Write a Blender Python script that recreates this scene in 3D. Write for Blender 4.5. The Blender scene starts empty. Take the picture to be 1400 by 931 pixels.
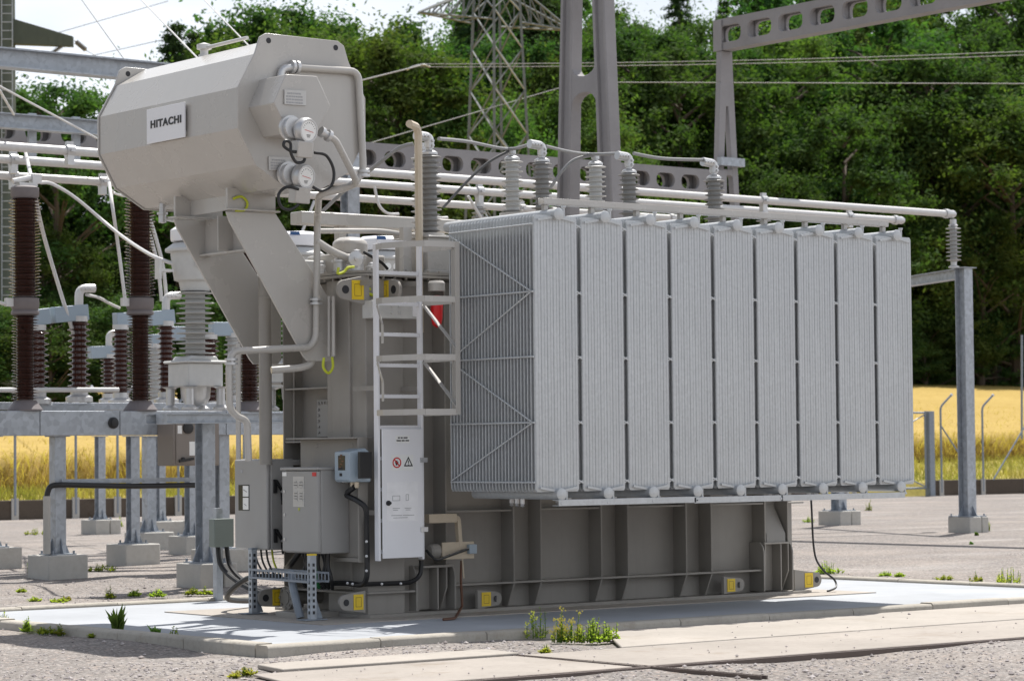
import bpy, math, random
import numpy as np
from mathutils import Vector, Matrix
rad = math.radians
rnd = random.Random(11)
S = bpy.context.scene
COL = S.collection

# ------------------------------------------------------------------ camera (solved from the photo's vanishing lines)
F = 3576.06 / 1400.0                  # focal length / image width
YAW, PITCH, ROLL = 0.66809, 0.0425778, -0.0095948
CAM = Vector((-12.85804, -18.30949, 1.45))   # yard axes: X along the transformer, Y across it
def _rows():
    cp, sp, cr, sr = math.cos(PITCH), math.sin(PITCH), math.cos(ROLL), math.sin(ROLL)
    fw = Vector((0, cp, sp)); rt = Vector((1, 0, 0)); up = Vector((0, -sp, cp))
    r2 = rt*cr + up*sr; u2 = up*cr - rt*sr
    z = Matrix.Rotation(-YAW, 3, 'Z')
    return z @ r2, z @ u2, z @ fw
RT, UP, FW = _rows()
HF = Vector((math.sin(YAW), math.cos(YAW), 0))       # level view direction
def ray(x, y):
    return RT*((x-700)/3576.06) - UP*((y-465.5)/3576.06) + FW
def on_v(x, y, v):
    d = ray(x, y); return CAM + d*((v-CAM.y)/d.y)
def on_u(x, y, u):
    d = ray(x, y); return CAM + d*((u-CAM.x)/d.x)
def on_z(x, y, z=0.0):
    d = ray(x, y); return CAM + d*((z-CAM.z)/d.z)
def at(x, y, D):
    d = ray(x, y); return CAM + d*(D/d.dot(HF))
V = Vector

# ------------------------------------------------------------------ mesh builder
class MB:
    def __init__(s): s.v = []; s.f = []
    def add(s, vs, fs):
        o = len(s.v); s.v += [tuple(p) for p in vs]; s.f += [tuple(i+o for i in f) for f in fs]; return s
    def box(s, a, b):
        x0, x1 = sorted((a[0], b[0])); y0, y1 = sorted((a[1], b[1])); z0, z1 = sorted((a[2], b[2]))
        return s.add([(x0,y0,z0),(x1,y0,z0),(x1,y1,z0),(x0,y1,z0),(x0,y0,z1),(x1,y0,z1),(x1,y1,z1),(x0,y1,z1)],
              [(0,3,2,1),(4,5,6,7),(0,1,5,4),(1,2,6,5),(2,3,7,6),(3,0,4,7)])
    def beam(s, p0, p1, w, h, up=V((0,0,1))):
        p0, p1 = V(p0), V(p1); d = (p1-p0).normalized()
        if abs(d.dot(up)) > .98: up = V((0,1,0))
        sd = d.cross(up).normalized(); u2 = sd.cross(d)
        vs = []
        for p in (p0, p1):
            for a, b in ((-1,-1),(1,-1),(1,1),(-1,1)): vs.append(p + sd*(a*w/2) + u2*(b*h/2))
        return s.add(vs, [(0,1,2,3),(7,6,5,4),(0,4,5,1),(1,5,6,2),(2,6,7,3),(3,7,4,0)])
    def ibeam(s, p0, p1, w, h, t=.012, up=V((0,0,1))):
        p0, p1 = V(p0), V(p1); d = (p1-p0).normalized()
        if abs(d.dot(up)) > .98: up = V((0,1,0))
        sd = d.cross(up).normalized(); u2 = sd.cross(d)
        s.beam(p0+u2*(h/2-t/2), p1+u2*(h/2-t/2), w, t, u2)
        s.beam(p0-u2*(h/2-t/2), p1-u2*(h/2-t/2), w, t, u2)
        return s.beam(p0, p1, t, h-2*t, u2)
    def tube(s, pts, r, n=8, caps=True):
        pts = [V(p) for p in pts]; m = len(pts)
        rs = r if isinstance(r, (list, tuple)) else [r]*m
        nrm = None; rings = []
        for i, p in enumerate(pts):
            if i == 0: t = pts[1]-p
            elif i == m-1: t = p-pts[i-1]
            else: t = (pts[i+1]-p).normalized() + (p-pts[i-1]).normalized()
            t = t.normalized()
            if nrm is None:
                nrm = t.orthogonal().normalized()
            nrm = (nrm - t*nrm.dot(t)).normalized(); b = t.cross(nrm)
            rings.append([p + (nrm*math.cos(2*math.pi*k/n) + b*math.sin(2*math.pi*k/n))*rs[i] for k in range(n)])
        fs = []
        for i in range(m-1):
            for k in range(n):
                k2 = (k+1) % n; fs.append((i*n+k, i*n+k2, (i+1)*n+k2, (i+1)*n+k))
        if caps: fs += [tuple(range(n-1, -1, -1)), tuple((m-1)*n+k for k in range(n))]
        return s.add([p for q in rings for p in q], fs)
    def cyl(s, p0, p1, r0, r1=None, n=16):
        return s.tube([p0, p1], [r0, r0 if r1 is None else r1], n)
    def lathe(s, base, axis, prof, n=20):
        base = V(base); ax = V(axis).normalized()
        a = ax.orthogonal().normalized(); b = ax.cross(a); vs = []
        for r, h in prof:
            for k in range(n):
                t = 2*math.pi*k/n; vs.append(base + ax*h + (a*math.cos(t)+b*math.sin(t))*r)
        fs = []; m = len(prof)
        for i in range(m-1):
            for k in range(n):
                k2 = (k+1) % n; fs.append((i*n+k, i*n+k2, (i+1)*n+k2, (i+1)*n+k))
        fs += [tuple(range(n-1, -1, -1)), tuple((m-1)*n+k for k in range(n))]
        return s.add(vs, fs)
    def prism(s, poly, vec):
        poly = [V(p) for p in poly]; vec = V(vec); n = len(poly)
        return s.add(poly + [p+vec for p in poly],
              [tuple(range(n-1, -1, -1)), tuple(range(n, 2*n))] + [(i, (i+1) % n, n+(i+1) % n, n+i) for i in range(n)])
    def holed(s, o, ex, ey, cells, H, th, rr=.12, nseg=5):
        """flat web with one rounded hole per cell: cells = [(x0, x1, hx0, hx1, hy0, hy1)] along ex, height H along ey, thickness vector th"""
        o, ex, ey, th = V(o), V(ex), V(ey), V(th)
        for (x0, x1, a0, a1, b0, b1) in cells:
            r = min(rr, (a1-a0)/2-.001, (b1-b0)/2-.001); inn = []; out = []
            for cx, cy, st in ((a1-r, b1-r, 0), (a0+r, b1-r, 90), (a0+r, b0+r, 180), (a1-r, b0+r, 270)):
                for k in range(nseg+1):
                    t = rad(st+90*k/nseg); inn.append((cx+r*math.cos(t), cy+r*math.sin(t)))
            mx, my = (x0+x1)/2, H/2
            q = [(x1, None), (None, H), (x0, None), (None, 0)]
            for i, (px, py) in enumerate(inn):
                side, k = divmod(i, nseg+1)
                cxs = [(x1, H), (x0, H), (x0, 0), (x1, 0)][side]
                h = nseg/2
                if side == 0: out.append((x1, py) if k < h else ((px, H) if k > h else cxs))
                elif side == 1: out.append((px, H) if k < h else ((x0, py) if k > h else cxs))
                elif side == 2: out.append((x0, py) if k < h else ((px, 0) if k > h else cxs))
                else: out.append((px, 0) if k < h else ((x1, py) if k > h else cxs))
            # put the four exact corners in
            for sd, cxy in enumerate(((x1, H), (x0, H), (x0, 0), (x1, 0))):
                out[sd*(nseg+1)+nseg//2] = cxy
            m = len(inn); vs = []
            for pl in (out, inn):
                for (px, py) in pl: vs.append(o+ex*px+ey*py)
            vs += [p+th for p in vs]
            fs = []
            for i in range(m):
                j = (i+1) % m
                fs += [(i, j, m+j, m+i), (2*m+j, 2*m+i, 3*m+i, 3*m+j), (m+i, m+j, 3*m+j, 3*m+i), (j, i, 2*m+i, 2*m+j)]
            s.add(vs, fs)
        return s
    def build(s, name, mt, parent=None, base=None, bevel=0, sharp=35):
        if parent is not None:
            q = parent
            while q.parent: q = q.parent
            b = V(q.location)
        elif base is not None: b = V(base)
        else:
            a = np.array(s.v); b = V(((a[:,0].min()+a[:,0].max())/2, (a[:,1].min()+a[:,1].max())/2, a[:,2].min()))
        me = bpy.data.meshes.new(name)
        a = np.array(s.v, dtype=float) - np.array(b)
        me.from_pydata(a.tolist(), [], s.f); me.update()
        me.materials.append(mt)
        me.shade_smooth()
        try: me.set_sharp_from_angle(angle=rad(sharp))
        except Exception: pass
        o = bpy.data.objects.new(name, me); COL.objects.link(o)
        if parent is None: o.location = b
        else: o.parent = parent
        if bevel:
            m = o.modifiers.new('Bevel', 'BEVEL'); m.width = bevel; m.segments = 2; m.limit_method = 'ANGLE'; m.angle_limit = rad(50)
        return o

def spline(pts, sub=6):
    pts = [V(p) for p in pts]; out = []
    for i in range(len(pts)-1):
        p0 = pts[max(i-1, 0)]; p1 = pts[i]; p2 = pts[i+1]; p3 = pts[min(i+2, len(pts)-1)]
        for k in range(sub):
            t = k/sub
            out.append(.5*((2*p1)+(p2-p0)*t+(2*p0-5*p1+4*p2-p3)*t*t+(3*p1-p0-3*p2+p3)*t**3))
    out.append(pts[-1]); return out
def bend(pts, r=.08, seg=4):
    """polyline with rounded corners"""
    pts = [V(p) for p in pts]; out = [pts[0]]
    for i in range(1, len(pts)-1):
        a, b, c = pts[i-1], pts[i], pts[i+1]
        r1 = min(r, (a-b).length*.45, (c-b).length*.45)
        p = b+(a-b).normalized()*r1; q = b+(c-b).normalized()*r1
        for k in range(seg+1):
            t = k/seg; out.append(p*(1-t)**2+b*2*t*(1-t)+q*t*t)
    out.append(pts[-1]); return out
def sag(p0, p1, drop, n=14):
    p0, p1 = V(p0), V(p1)
    return [p0.lerp(p1, k/n)-V((0, 0, drop*4*(k/n)*(1-k/n))) for k in range(n+1)]

def tag(o, label=None, cat=None, group=None, kind=None):
    if label: o['label'] = label
    if cat: o['category'] = cat
    if group: o['group'] = group
    if kind: o['kind'] = kind
    return o
def thing(name, label, cat, loc=(0,0,0), group=None):
    o = bpy.data.objects.new(name, None); COL.objects.link(o); o.location = loc; o.empty_display_size = .3
    return tag(o, label, cat, group)
KIDS = {}
def copy_tree(o, parent=None):
    c = o.copy(); COL.objects.link(c); c.parent = parent
    for ch in [k for k in bpy.data.objects if k.parent == o and k != c]: copy_tree(ch, c)
    return c

# ------------------------------------------------------------------ materials
def nn(nt, t, **kw):
    n = nt.nodes.new(t)
    for k, v in kw.items(): setattr(n, k, v)
    return n
def base_mat(name):
    m = bpy.data.materials.new(name); m.use_nodes = True
    nt = m.node_tree; b = nt.nodes['Principled BSDF']
    return m, nt, b
def mixc(nt, fac, a, b, mode='MIX'):
    n = nn(nt, 'ShaderNodeMix', data_type='RGBA', blend_type=mode)
    def put(sock, v):
        if hasattr(v, 'links'): nt.links.new(v, sock)
        else: sock.default_value = v if not isinstance(v, tuple) or len(v) == 4 else (*v, 1)
    put(n.inputs[0], fac); put(n.inputs[6], a); put(n.inputs[7], b)
    return n.outputs[2]
def ramp(nt, inp, lo, hi, a=0., b=1.):
    n = nn(nt, 'ShaderNodeMapRange'); nt.links.new(inp, n.inputs[0])
    n.inputs[1].default_value = lo; n.inputs[2].default_value = hi; n.inputs[3].default_value = a; n.inputs[4].default_value = b
    return n.outputs[0]
def coords(nt, scale=(1,1,1)):
    tc = nn(nt, 'ShaderNodeTexCoord'); mp = nn(nt, 'ShaderNodeMapping'); mp.inputs['Scale'].default_value = scale
    nt.links.new(tc.outputs['Object'], mp.inputs['Vector']); return mp.outputs[0]
def noise(nt, vec, sc, det=4, rough=.55):
    n = nn(nt, 'ShaderNodeTexNoise'); n.inputs['Scale'].default_value = sc; n.inputs['Detail'].default_value = det
    n.inputs['Roughness'].default_value = rough; nt.links.new(vec, n.inputs['Vector']); return n.outputs[0]
def bump(nt, b, h, strength=.3, dist=.01):
    n = nn(nt, 'ShaderNodeBump'); n.inputs['Strength'].default_value = strength; n.inputs['Distance'].default_value = dist
    nt.links.new(h, n.inputs['Height']); nt.links.new(n.outputs[0], b.inputs['Normal'])
def sc3(c, k): return tuple(min(1, x*k) for x in c)
def paint(name, col, rough=.5, metal=0., var=.10, streak=.10, spec=.4, dirt=(.16,.13,.10), dirtamt=.18):
    m, nt, b = base_mat(name)
    v = coords(nt); v2 = coords(nt, (9, 9, .7))
    n1 = noise(nt, v, 2.3, 5); n2 = noise(nt, v2, 1.6, 4); n3 = noise(nt, v, 60, 2)
    c = mixc(nt, ramp(nt, n1, .3, .7), sc3(col, 1-var), sc3(col, 1+var))
    c = mixc(nt, ramp(nt, n2, .52, .8, 0, streak*2), c, sc3(col, .62))
    c = mixc(nt, ramp(nt, n1, .60, .82, 0, dirtamt), c, dirt)
    nt.links.new(c, b.inputs['Base Color'])
    nt.links.new(ramp(nt, n1, .3, .7, rough-.08, rough+.1), b.inputs['Roughness'])
    b.inputs['Metallic'].default_value = metal; b.inputs['Specular IOR Level'].default_value = spec
    bump(nt, b, n3, .06, .004)
    return m
def galv(name, col, rough=.5, metal=.35, spang=28, amt=.16):
    m, nt, b = base_mat(name)
    v = coords(nt); v2 = coords(nt, (6, 6, .5))
    vo = nn(nt, 'ShaderNodeTexVoronoi'); vo.inputs['Scale'].default_value = spang; nt.links.new(v, vo.inputs['Vector'])
    bw = nn(nt, 'ShaderNodeRGBToBW'); nt.links.new(vo.outputs['Color'], bw.inputs[0])
    n1 = noise(nt, v, 1.7, 5); n2 = noise(nt, v2, 2.2, 4)
    c = mixc(nt, bw.outputs[0], sc3(col, 1-amt), sc3(col, 1+amt))
    c = mixc(nt, ramp(nt, n1, .35, .75, 0, .45), c, sc3(col, .78))
    c = mixc(nt, ramp(nt, n2, .55, .8, 0, .35), c, sc3(col, 1.25))
    nt.links.new(c, b.inputs['Base Color']); b.inputs['Metallic'].default_value = metal
    nt.links.new(ramp(nt, bw.outputs[0], 0, 1, rough-.1, rough+.1), b.inputs['Roughness'])
    return m
def flat(name, col, rough=.5, metal=0., spec=.5):
    m, nt, b = base_mat(name); v = coords(nt); n1 = noise(nt, v, 14, 3)
    nt.links.new(mixc(nt, n1, sc3(col, .9), sc3(col, 1.1)), b.inputs['Base Color'])
    b.inputs['Roughness'].default_value = rough; b.inputs['Metallic'].default_value = metal; b.inputs['Specular IOR Level'].default_value = spec
    return m
def concrete(name, col, sc=3., stain=.35, bumpd=.004):
    m, nt, b = base_mat(name); v = coords(nt)
    n1 = noise(nt, v, sc*.4, 6, .65); n2 = noise(nt, v, sc*9, 5, .7); n3 = noise(nt, v, sc*60, 2)
    c = mixc(nt, ramp(nt, n1, .3, .7), sc3(col, .82), sc3(col, 1.12))
    c = mixc(nt, ramp(nt, n2, .5, .8, 0, stain), c, sc3(col, .55))
    c = mixc(nt, ramp(nt, n3, .62, .8, 0, .4), c, sc3(col, .6))
    n4 = noise(nt, v, sc*.9, 6, .75); c = mixc(nt, ramp(nt, n4, .56, .72, 0, stain*1.3), c, (col[0]*.62, col[1]*.55, col[2]*.46))
    nt.links.new(c, b.inputs['Base Color']); b.inputs['Roughness'].default_value = .85; b.inputs['Specular IOR Level'].default_value = .25
    bump(nt, b, n2, .5, bumpd); return m
def gravel(name):
    m, nt, b = base_mat(name); v = coords(nt)
    vo = nn(nt, 'ShaderNodeTexVoronoi'); vo.inputs['Scale'].default_value = 34; nt.links.new(v, vo.inputs['Vector'])
    vo2 = nn(nt, 'ShaderNodeTexVoronoi'); vo2.inputs['Scale'].default_value = 75; nt.links.new(v, vo2.inputs['Vector'])
    bw = nn(nt, 'ShaderNodeRGBToBW'); nt.links.new(vo.outputs['Color'], bw.inputs[0])
    bw2 = nn(nt, 'ShaderNodeRGBToBW'); nt.links.new(vo2.outputs['Color'], bw2.inputs[0])
    n1 = noise(nt, v, .35, 6, .6); n2 = noise(nt, v, 2.5, 4)
    c = mixc(nt, ramp(nt, bw.outputs[0], .1, .9), (.175,.162,.15), (.46,.428,.402))
    c = mixc(nt, ramp(nt, bw2.outputs[0], .2, .8, 0, .5), c, (.50,.45,.435), 'MULTIPLY')
    c = mixc(nt, ramp(nt, vo.outputs['Distance'], .35, .62, 0, .75), c, (.13,.115,.105))
    c = mixc(nt, ramp(nt, bw.outputs[0], .80, .86, 0, .5), c, (.36,.27,.22))
    c = mixc(nt, ramp(nt, n1, .45, .7, 0, .35), c, (.40,.34,.29))
    c = mixc(nt, ramp(nt, n2, .55, .8, 0, .25), c, (.2,.17,.14))
    n5 = noise(nt, coords(nt, (.25, 1, 1)), .9, 5, .65); c = mixc(nt, ramp(nt, n5, .52, .72, 0, .4), c, (.17,.145,.125)); c = mixc(nt, ramp(nt, n5, .46, .30, 0, .3), c, (.50,.47,.44))
    nt.links.new(c, b.inputs['Base Color']); b.inputs['Roughness'].default_value = .9; b.inputs['Specular IOR Level'].default_value = .2
    inv = ramp(nt, vo.outputs['Distance'], 0, .6, 1, 0)
    bump(nt, b, inv, .7, .012); return m
def foliage(name, c1, c2, c3, trans=.3, rough=.8):
    m, nt, b = base_mat(name)
    geo = nn(nt, 'ShaderNodeNewGeometry'); oi = nn(nt, 'ShaderNodeObjectInfo'); v = coords(nt)
    n1 = noise(nt, v, .45, 3)
    c = mixc(nt, geo.outputs['Random Per Island'], c1, c2)
    c = mixc(nt, ramp(nt, n1, .42, .64, 0, .95), c, c3)
    hs = nn(nt, 'ShaderNodeHueSaturation'); hs.inputs['Saturation'].default_value = .92; nt.links.new(c, hs.inputs['Color'])
    nt.links.new(ramp(nt, oi.outputs['Random'], 0, 1, .475, .52), hs.inputs['Hue']); nt.links.new(ramp(nt, oi.outputs['Random'], 0, 1, .75, 1.25), hs.inputs['Value'])
    nt.links.new(hs.outputs[0], b.inputs['Base Color']); b.inputs['Roughness'].default_value = rough; b.inputs['Specular IOR Level'].default_value = .04
    tr = nn(nt, 'ShaderNodeBsdfTranslucent'); nt.links.new(mixc(nt, 1., hs.outputs[0], (1.1,1.4,.5), 'MULTIPLY'), tr.inputs['Color'])
    mx = nn(nt, 'ShaderNodeMixShader'); mx.inputs[0].default_value = trans
    nt.links.new(b.outputs[0], mx.inputs[1]); nt.links.new(tr.outputs[0], mx.inputs[2])
    nt.links.new(mx.outputs[0], nt.nodes['Material Output'].inputs[0]); return m

M = dict(
 grey=paint('tank_grey_paint', (.285,.267,.242), .48, streak=.12, dirtamt=.14),
 cons=paint('conservator_grey_paint', (.455,.435,.405), .24, var=.04, streak=.05, spec=.6, dirtamt=.0),
 cab=paint('cabinet_grey_paint', (.32,.312,.30), .45, var=.05, streak=.03, dirtamt=.05),
 rad=galv('radiator_galvanised_steel', (.50,.518,.53), .48, .2, 40, .09),
 galv=galv('galvanised_steel', (.385,.415,.45), .5, .3, 18, .24),
 galvd=galv('dull_galvanised_steel', (.25,.28,.32), .55, .3, 22, .16),
 alu=flat('bare_aluminium_tube', (.60,.59,.575), .42, .2),
 steel=flat('bright_metal', (.55,.55,.55), .35, .5),
 white=paint('white_powder_coat', (.78,.78,.80), .4, var=.03, streak=.02, dirtamt=.03),
 brown=flat('brown_glazed_porcelain', (.060,.021,.014), .18, 0, .6),
 brownflange=flat('grey_brown_cement_flange', (.16,.14,.14), .6),
 poly=flat('grey_silicone_insulator', (.42,.42,.41), .45),
 dpoly=flat('dark_grey_insulator', (.27,.265,.255), .45),
 lpoly=flat('pale_grey_insulator', (.51,.51,.495), .5),
 black=flat('black_rubber', (.012,.012,.013), .45),
 yellow=flat('yellow_sticker', (.74,.52,.02), .45),
 yg=flat('yellow_green_earth_wire', (.50,.55,.03), .5),
 green=flat('green_earth_wire', (.03,.22,.07), .5),
 red=flat('red_enamel', (.70,.015,.02), .35),
 dial=flat('white_dial', (.8,.8,.78), .3),
 ink=flat('black_ink', (.015,.015,.018), .5),
 redink=flat('red_ink', (.55,.03,.03), .5),
 greyink=flat('grey_ink', (.35,.35,.36), .6),
 label=flat('engraved_label_plate', (.50,.49,.47), .4, .2),
 glass=flat('dark_window', (.03,.035,.04), .1),
 blue=paint('pale_blue_grey_plastic', (.33,.40,.46), .4, var=.04, streak=.02, dirtamt=.02),
 bluetag=flat('dark_blue_badge', (.02,.08,.22), .4),
 beige=flat('beige_lacquered_steel', (.52,.44,.33), .45),
 copper=flat('brown_copper_strap', (.13,.06,.035), .5, .3),
 mast=concrete('weathered_mast_concrete', (.30,.288,.29), 1.2, .12, .003),
 foot=concrete('footing_concrete', (.46,.445,.41), 2.2, .25),
 kerb=concrete('kerb_concrete', (.40,.37,.32), 2.5, .55, .012),
 pad=concrete('pad_concrete', (.37,.385,.405), 1.6, .08, .002),
 apron=concrete('apron_concrete', (.38,.345,.305), 1.4, .4),
 wallc=concrete('old_wall_concrete', (.095,.075,.058), 2.0, .7),
 rail=flat('rusty_rail', (.11,.085,.075), .5, .4),
 gravel=gravel('gravel'), stone=foliage('gravel_stones', (.24,.21,.20), (.50,.455,.44), (.36,.32,.31), 0., .9),
 greenpole=paint('dark_green_mast_paint', (.075,.090,.070), .6, var=.12, streak=.2),
 cabbrown=paint('brown_grey_cabinet_paint', (.23,.20,.175), .5, var=.05, streak=.06),
 wire=flat('grey_conductor', (.24,.24,.24), .6, .0),
 dwire=flat('dark_conductor', (.10,.10,.10), .5, .3),
 lattice=galv('pylon_steel', (.15,.165,.165), .6, .2, 10, .1), lattice_glint=galv('glint_pylon_steel', (.34,.36,.36), .5, .3, 10, .1),  # second steel is a paler copy with the glint put into its colour
 trunk=flat('bark', (.10,.075,.055), .9),
 leafA=foliage('broadleaf_green', (.052,.112,.028), (.098,.165,.038), (.038,.085,.026), .38),
 leafB=foliage('yellow_green_leaf', (.085,.148,.03), (.145,.21,.045), (.058,.112,.028), .40),
 leafC=foliage('dark_conifer_needles', (.045,.085,.03), (.075,.12,.035), (.04,.075,.028), .25),
 meadow=foliage('dry_meadow_grass', (.30,.24,.06), (.46,.35,.11), (.27,.25,.06), .4),
 weedf=foliage('weed_flower', (.55,.50,.08), (.65,.60,.12), (.5,.45,.08), .3),
 weed=foliage('weed_leaf', (.25,.28,.03), (.40,.42,.05), (.26,.28,.05), .5),
 weedd=foliage('dark_weed_leaf', (.09,.17,.03), (.15,.25,.045), (.10,.18,.04), .45),
 weedy=foliage('yellow_weed_leaf', (.38,.37,.05), (.50,.42,.07), (.30,.30,.05), .5),
)
def ground_mix(name, cols, sc, bumps=.3):
    m, nt, b = base_mat(name); v = coords(nt)
    n1 = noise(nt, v, sc*.08, 5, .6); n2 = noise(nt, v, sc, 5, .7); n3 = noise(nt, v, sc*6, 3, .7)
    c = mixc(nt, ramp(nt, n1, .35, .65), cols[0], cols[1])
    c = mixc(nt, ramp(nt, n2, .45, .7), c, cols[2])
    c = mixc(nt, ramp(nt, n3, .45, .75, 0, .6), c, sc3(cols[0], .55))
    nt.links.new(c, b.inputs['Base Color']); b.inputs['Roughness'].default_value = .95; b.inputs['Specular IOR Level'].default_value = .1
    bump(nt, b, n2, bumps, .15); return m
M['wheat'] = ground_mix('ripe_wheat', ((.38,.27,.082), (.43,.31,.10), (.35,.24,.07)), 1.2)
M['stalk'] = foliage('wheat_stalk', (.46,.30,.075), (.58,.40,.12), (.50,.33,.085), .4)
M['grass'] = ground_mix('dry_meadow', ((.26,.235,.06), (.38,.30,.10), (.30,.26,.06)), 1.6)
M['hill'] = ground_mix('forest_floor', ((.03,.045,.015), (.05,.06,.02), (.02,.03,.012)), .6)

# ------------------------------------------------------------------ world, sun, camera
SUN = V((.42, .25, 1.0)).normalized()
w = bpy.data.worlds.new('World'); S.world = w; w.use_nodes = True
nt = w.node_tree; bg = nt.nodes['Background']
sky = nn(nt, 'ShaderNodeTexSky', sky_type='NISHITA'); sky.sun_disc = False
sky.sun_elevation = math.asin(SUN.z); sky.sun_rotation = math.atan2(SUN.x, SUN.y)
sky.air_density = 1.0; sky.dust_density = 2.0; sky.ozone_density = 1.0
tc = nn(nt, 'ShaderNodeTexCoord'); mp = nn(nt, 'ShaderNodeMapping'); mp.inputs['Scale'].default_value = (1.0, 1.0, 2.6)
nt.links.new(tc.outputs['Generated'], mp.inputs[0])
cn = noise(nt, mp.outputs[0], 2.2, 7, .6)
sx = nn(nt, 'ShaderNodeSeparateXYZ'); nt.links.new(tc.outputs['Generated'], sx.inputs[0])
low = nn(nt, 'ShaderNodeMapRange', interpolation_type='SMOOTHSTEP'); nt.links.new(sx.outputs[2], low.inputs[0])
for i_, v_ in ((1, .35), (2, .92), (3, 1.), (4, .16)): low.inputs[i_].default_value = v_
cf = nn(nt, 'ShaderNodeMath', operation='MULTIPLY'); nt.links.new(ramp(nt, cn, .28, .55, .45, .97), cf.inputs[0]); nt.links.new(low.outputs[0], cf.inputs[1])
cg = nn(nt, 'ShaderNodeMath', operation='MULTIPLY'); nt.links.new(cf.outputs[0], cg.inputs[0]); nt.links.new(ramp(nt, sx.outputs[0], -.75, -.1, .45, 1.), cg.inputs[1])  # cloud dimmed towards -X, out of view, added to darken left-facing sides
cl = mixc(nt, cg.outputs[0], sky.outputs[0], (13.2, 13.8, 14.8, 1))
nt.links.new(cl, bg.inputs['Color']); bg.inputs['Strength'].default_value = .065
sl = bpy.data.lights.new('sun', 'SUN'); sl.energy = 5.0; sl.angle = rad(.55); sl.color = (1.0, .965, .915)
so = bpy.data.objects.new('sun', sl); COL.objects.link(so); so.rotation_euler = SUN.to_track_quat('Z', 'Y').to_euler(); so.location = (20, 10, 40)

cd = bpy.data.cameras.new('camera'); co = bpy.data.objects.new('camera', cd); COL.objects.link(co); S.camera = co
mm = Matrix.Identity(4)
for i, a in enumerate((RT, UP, -FW)):
    for j in range(3): mm[j][i] = a[j]
mm.translation = CAM; co.matrix_world = mm
cd.sensor_fit = 'HORIZONTAL'; cd.sensor_width = 36; cd.lens = 36*F; cd.clip_end = 2500; cd.clip_start = .1
cd.dof.use_dof = True; cd.dof.focus_distance = 22.5; cd.dof.aperture_fstop = 5.0
S.view_settings.view_transform = 'Standard'; S.view_settings.look = 'None'; S.view_settings.gamma = 1; S.view_settings.exposure = 0.42
S.cycles.max_bounces = 6; S.cycles.diffuse_bounces = 3; S.cycles.transparent_max_bounces = 4; S.cycles.glossy_bounces = 3
#@@PARTS@@
# ------------------------------------------------------------------ terrain
def terr(u, v):
    if v <= 36.2:
        if -11 < u < 15 and -13 < v < 14:
            b = .010*math.sin(1.9*u+.7*v+1.3*math.sin(.8*v))+.008*math.sin(2.7*v-1.1*u)+.006*math.sin(5.3*u+3.1*v)*math.sin(4.1*v-2.*u)
            return max(-.03, min(.008, b-.006))
        return 0.
    z = .4 + max(0, v-37)*.067
    if v > 104:
        left = min(1, max(0, ((u+12.86)/(v+18.3)-.64)/.2))
        z += (v-104)*(.08+.22*left) - max(0, v-160)*(.05+.25*left)
    return z
def sheet(name, us, vs, mt, dz=0., wob=0.):
    mb = MB(); n = len(us); r = random.Random(5)
    for v in vs:
        for u in us: mb.v.append((u, v, terr(u, v)+dz+(r.uniform(-wob, wob) if wob else 0)))
    for j in range(len(vs)-1):
        for i in range(n-1): mb.f.append((j*n+i, j*n+i+1, (j+1)*n+i+1, (j+1)*n+i))
    return tag(mb.build(name, mt, base=(0, 0, 0)), kind='structure')
us = [-600, -200, -60, -20] + [-11.2+.2*k for k in range(132)] + [20, 40, 60, 80, 110, 160, 260, 500, 900]
sheet('gravel_yard', us, [-400, -100, -30] + [-13.2+.2*k for k in range(138)] + [20, 36.2], M['gravel'])
us2 = [-600, -200, -80, -40] + list(range(-20, 200, 6)) + [260, 400, 900]
sheet('meadow', us2, [36.2, 36.5, 37, 40, 45, 50, 60, 80, 100, 104], M['grass'])
sheet('wooded_hill', us2, [104, 110, 118, 126, 135, 145, 160, 175, 190, 230, 300, 450], M['hill'], wob=.4)
# standing wheat: a raised block of crop with stalks along its near edge
def wfront(u): return max(38.7, 40+(u-19)*.145)
mb = MB(); r = random.Random(9)
uu = [x*.55 for x in range(-60, 300)]; n = len(uu); rows = [0, 0, .5, 2, 5, 10, 20, 30, 40, 46, 52]
for j, dv in enumerate(rows):
    for u in uu:
        v = min(wfront(u)+dv + (r.uniform(-.12, .12) if j < 3 else 0), 102)
        mb.v.append((u, v, terr(u, v) + (0 if j == 0 else (.7 if j == 1 else .95)+r.uniform(-.03, .03))))
for j in range(len(rows)-1):
    for i in range(n-1): mb.f.append((j*n+i, j*n+i+1, (j+1)*n+i+1, (j+1)*n+i))
tag(mb.build('wheat_field', M['wheat'], base=(0, 0, 0), sharp=80), kind='structure')
mb = MB()
def blade(mb, p, h, wd, lean, az, az2):
    d = V((math.cos(az), math.sin(az), 0)); s = V((math.cos(az2), math.sin(az2), 0))*wd/2
    q = p + d*lean*h*.4 + V((0, 0, h*.6)); t = p + d*lean*h + V((0, 0, h))
    mb.add([p-s, p+s, q+s*.8, q-s*.8, t], [(0, 1, 2, 3), (3, 2, 4)])
for i in range(30000):
    u = r.uniform(5, 85); k = r.random(); dv = -.35+.9*k if i % 3 else r.uniform(0, 30)
    v = wfront(u)+dv
    blade(mb, V((u, v, terr(u, v) + (.75 if dv > .5 else r.uniform(0, .72)))), r.uniform(.2, .42), r.uniform(.016, .036), r.uniform(.1, 1.1), r.uniform(0, 6.28), r.uniform(0, 6.28))
tag(mb.build('wheat_stalks', M['stalk'], base=(0, 0, 0)), 'ripe golden wheat stalks standing along the near edge of the field', 'wheat', kind='stuff')
mb = MB()
for i in range(24000):
    u = r.uniform(8, 75); v = r.uniform(36.6, wfront(u)+.2)
    blade(mb, V((u, v, terr(u, v))), r.uniform(.1, .34), r.uniform(.012, .03), r.uniform(.2, 1.), r.uniform(0, 6.28), r.uniform(0, 6.28))
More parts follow.
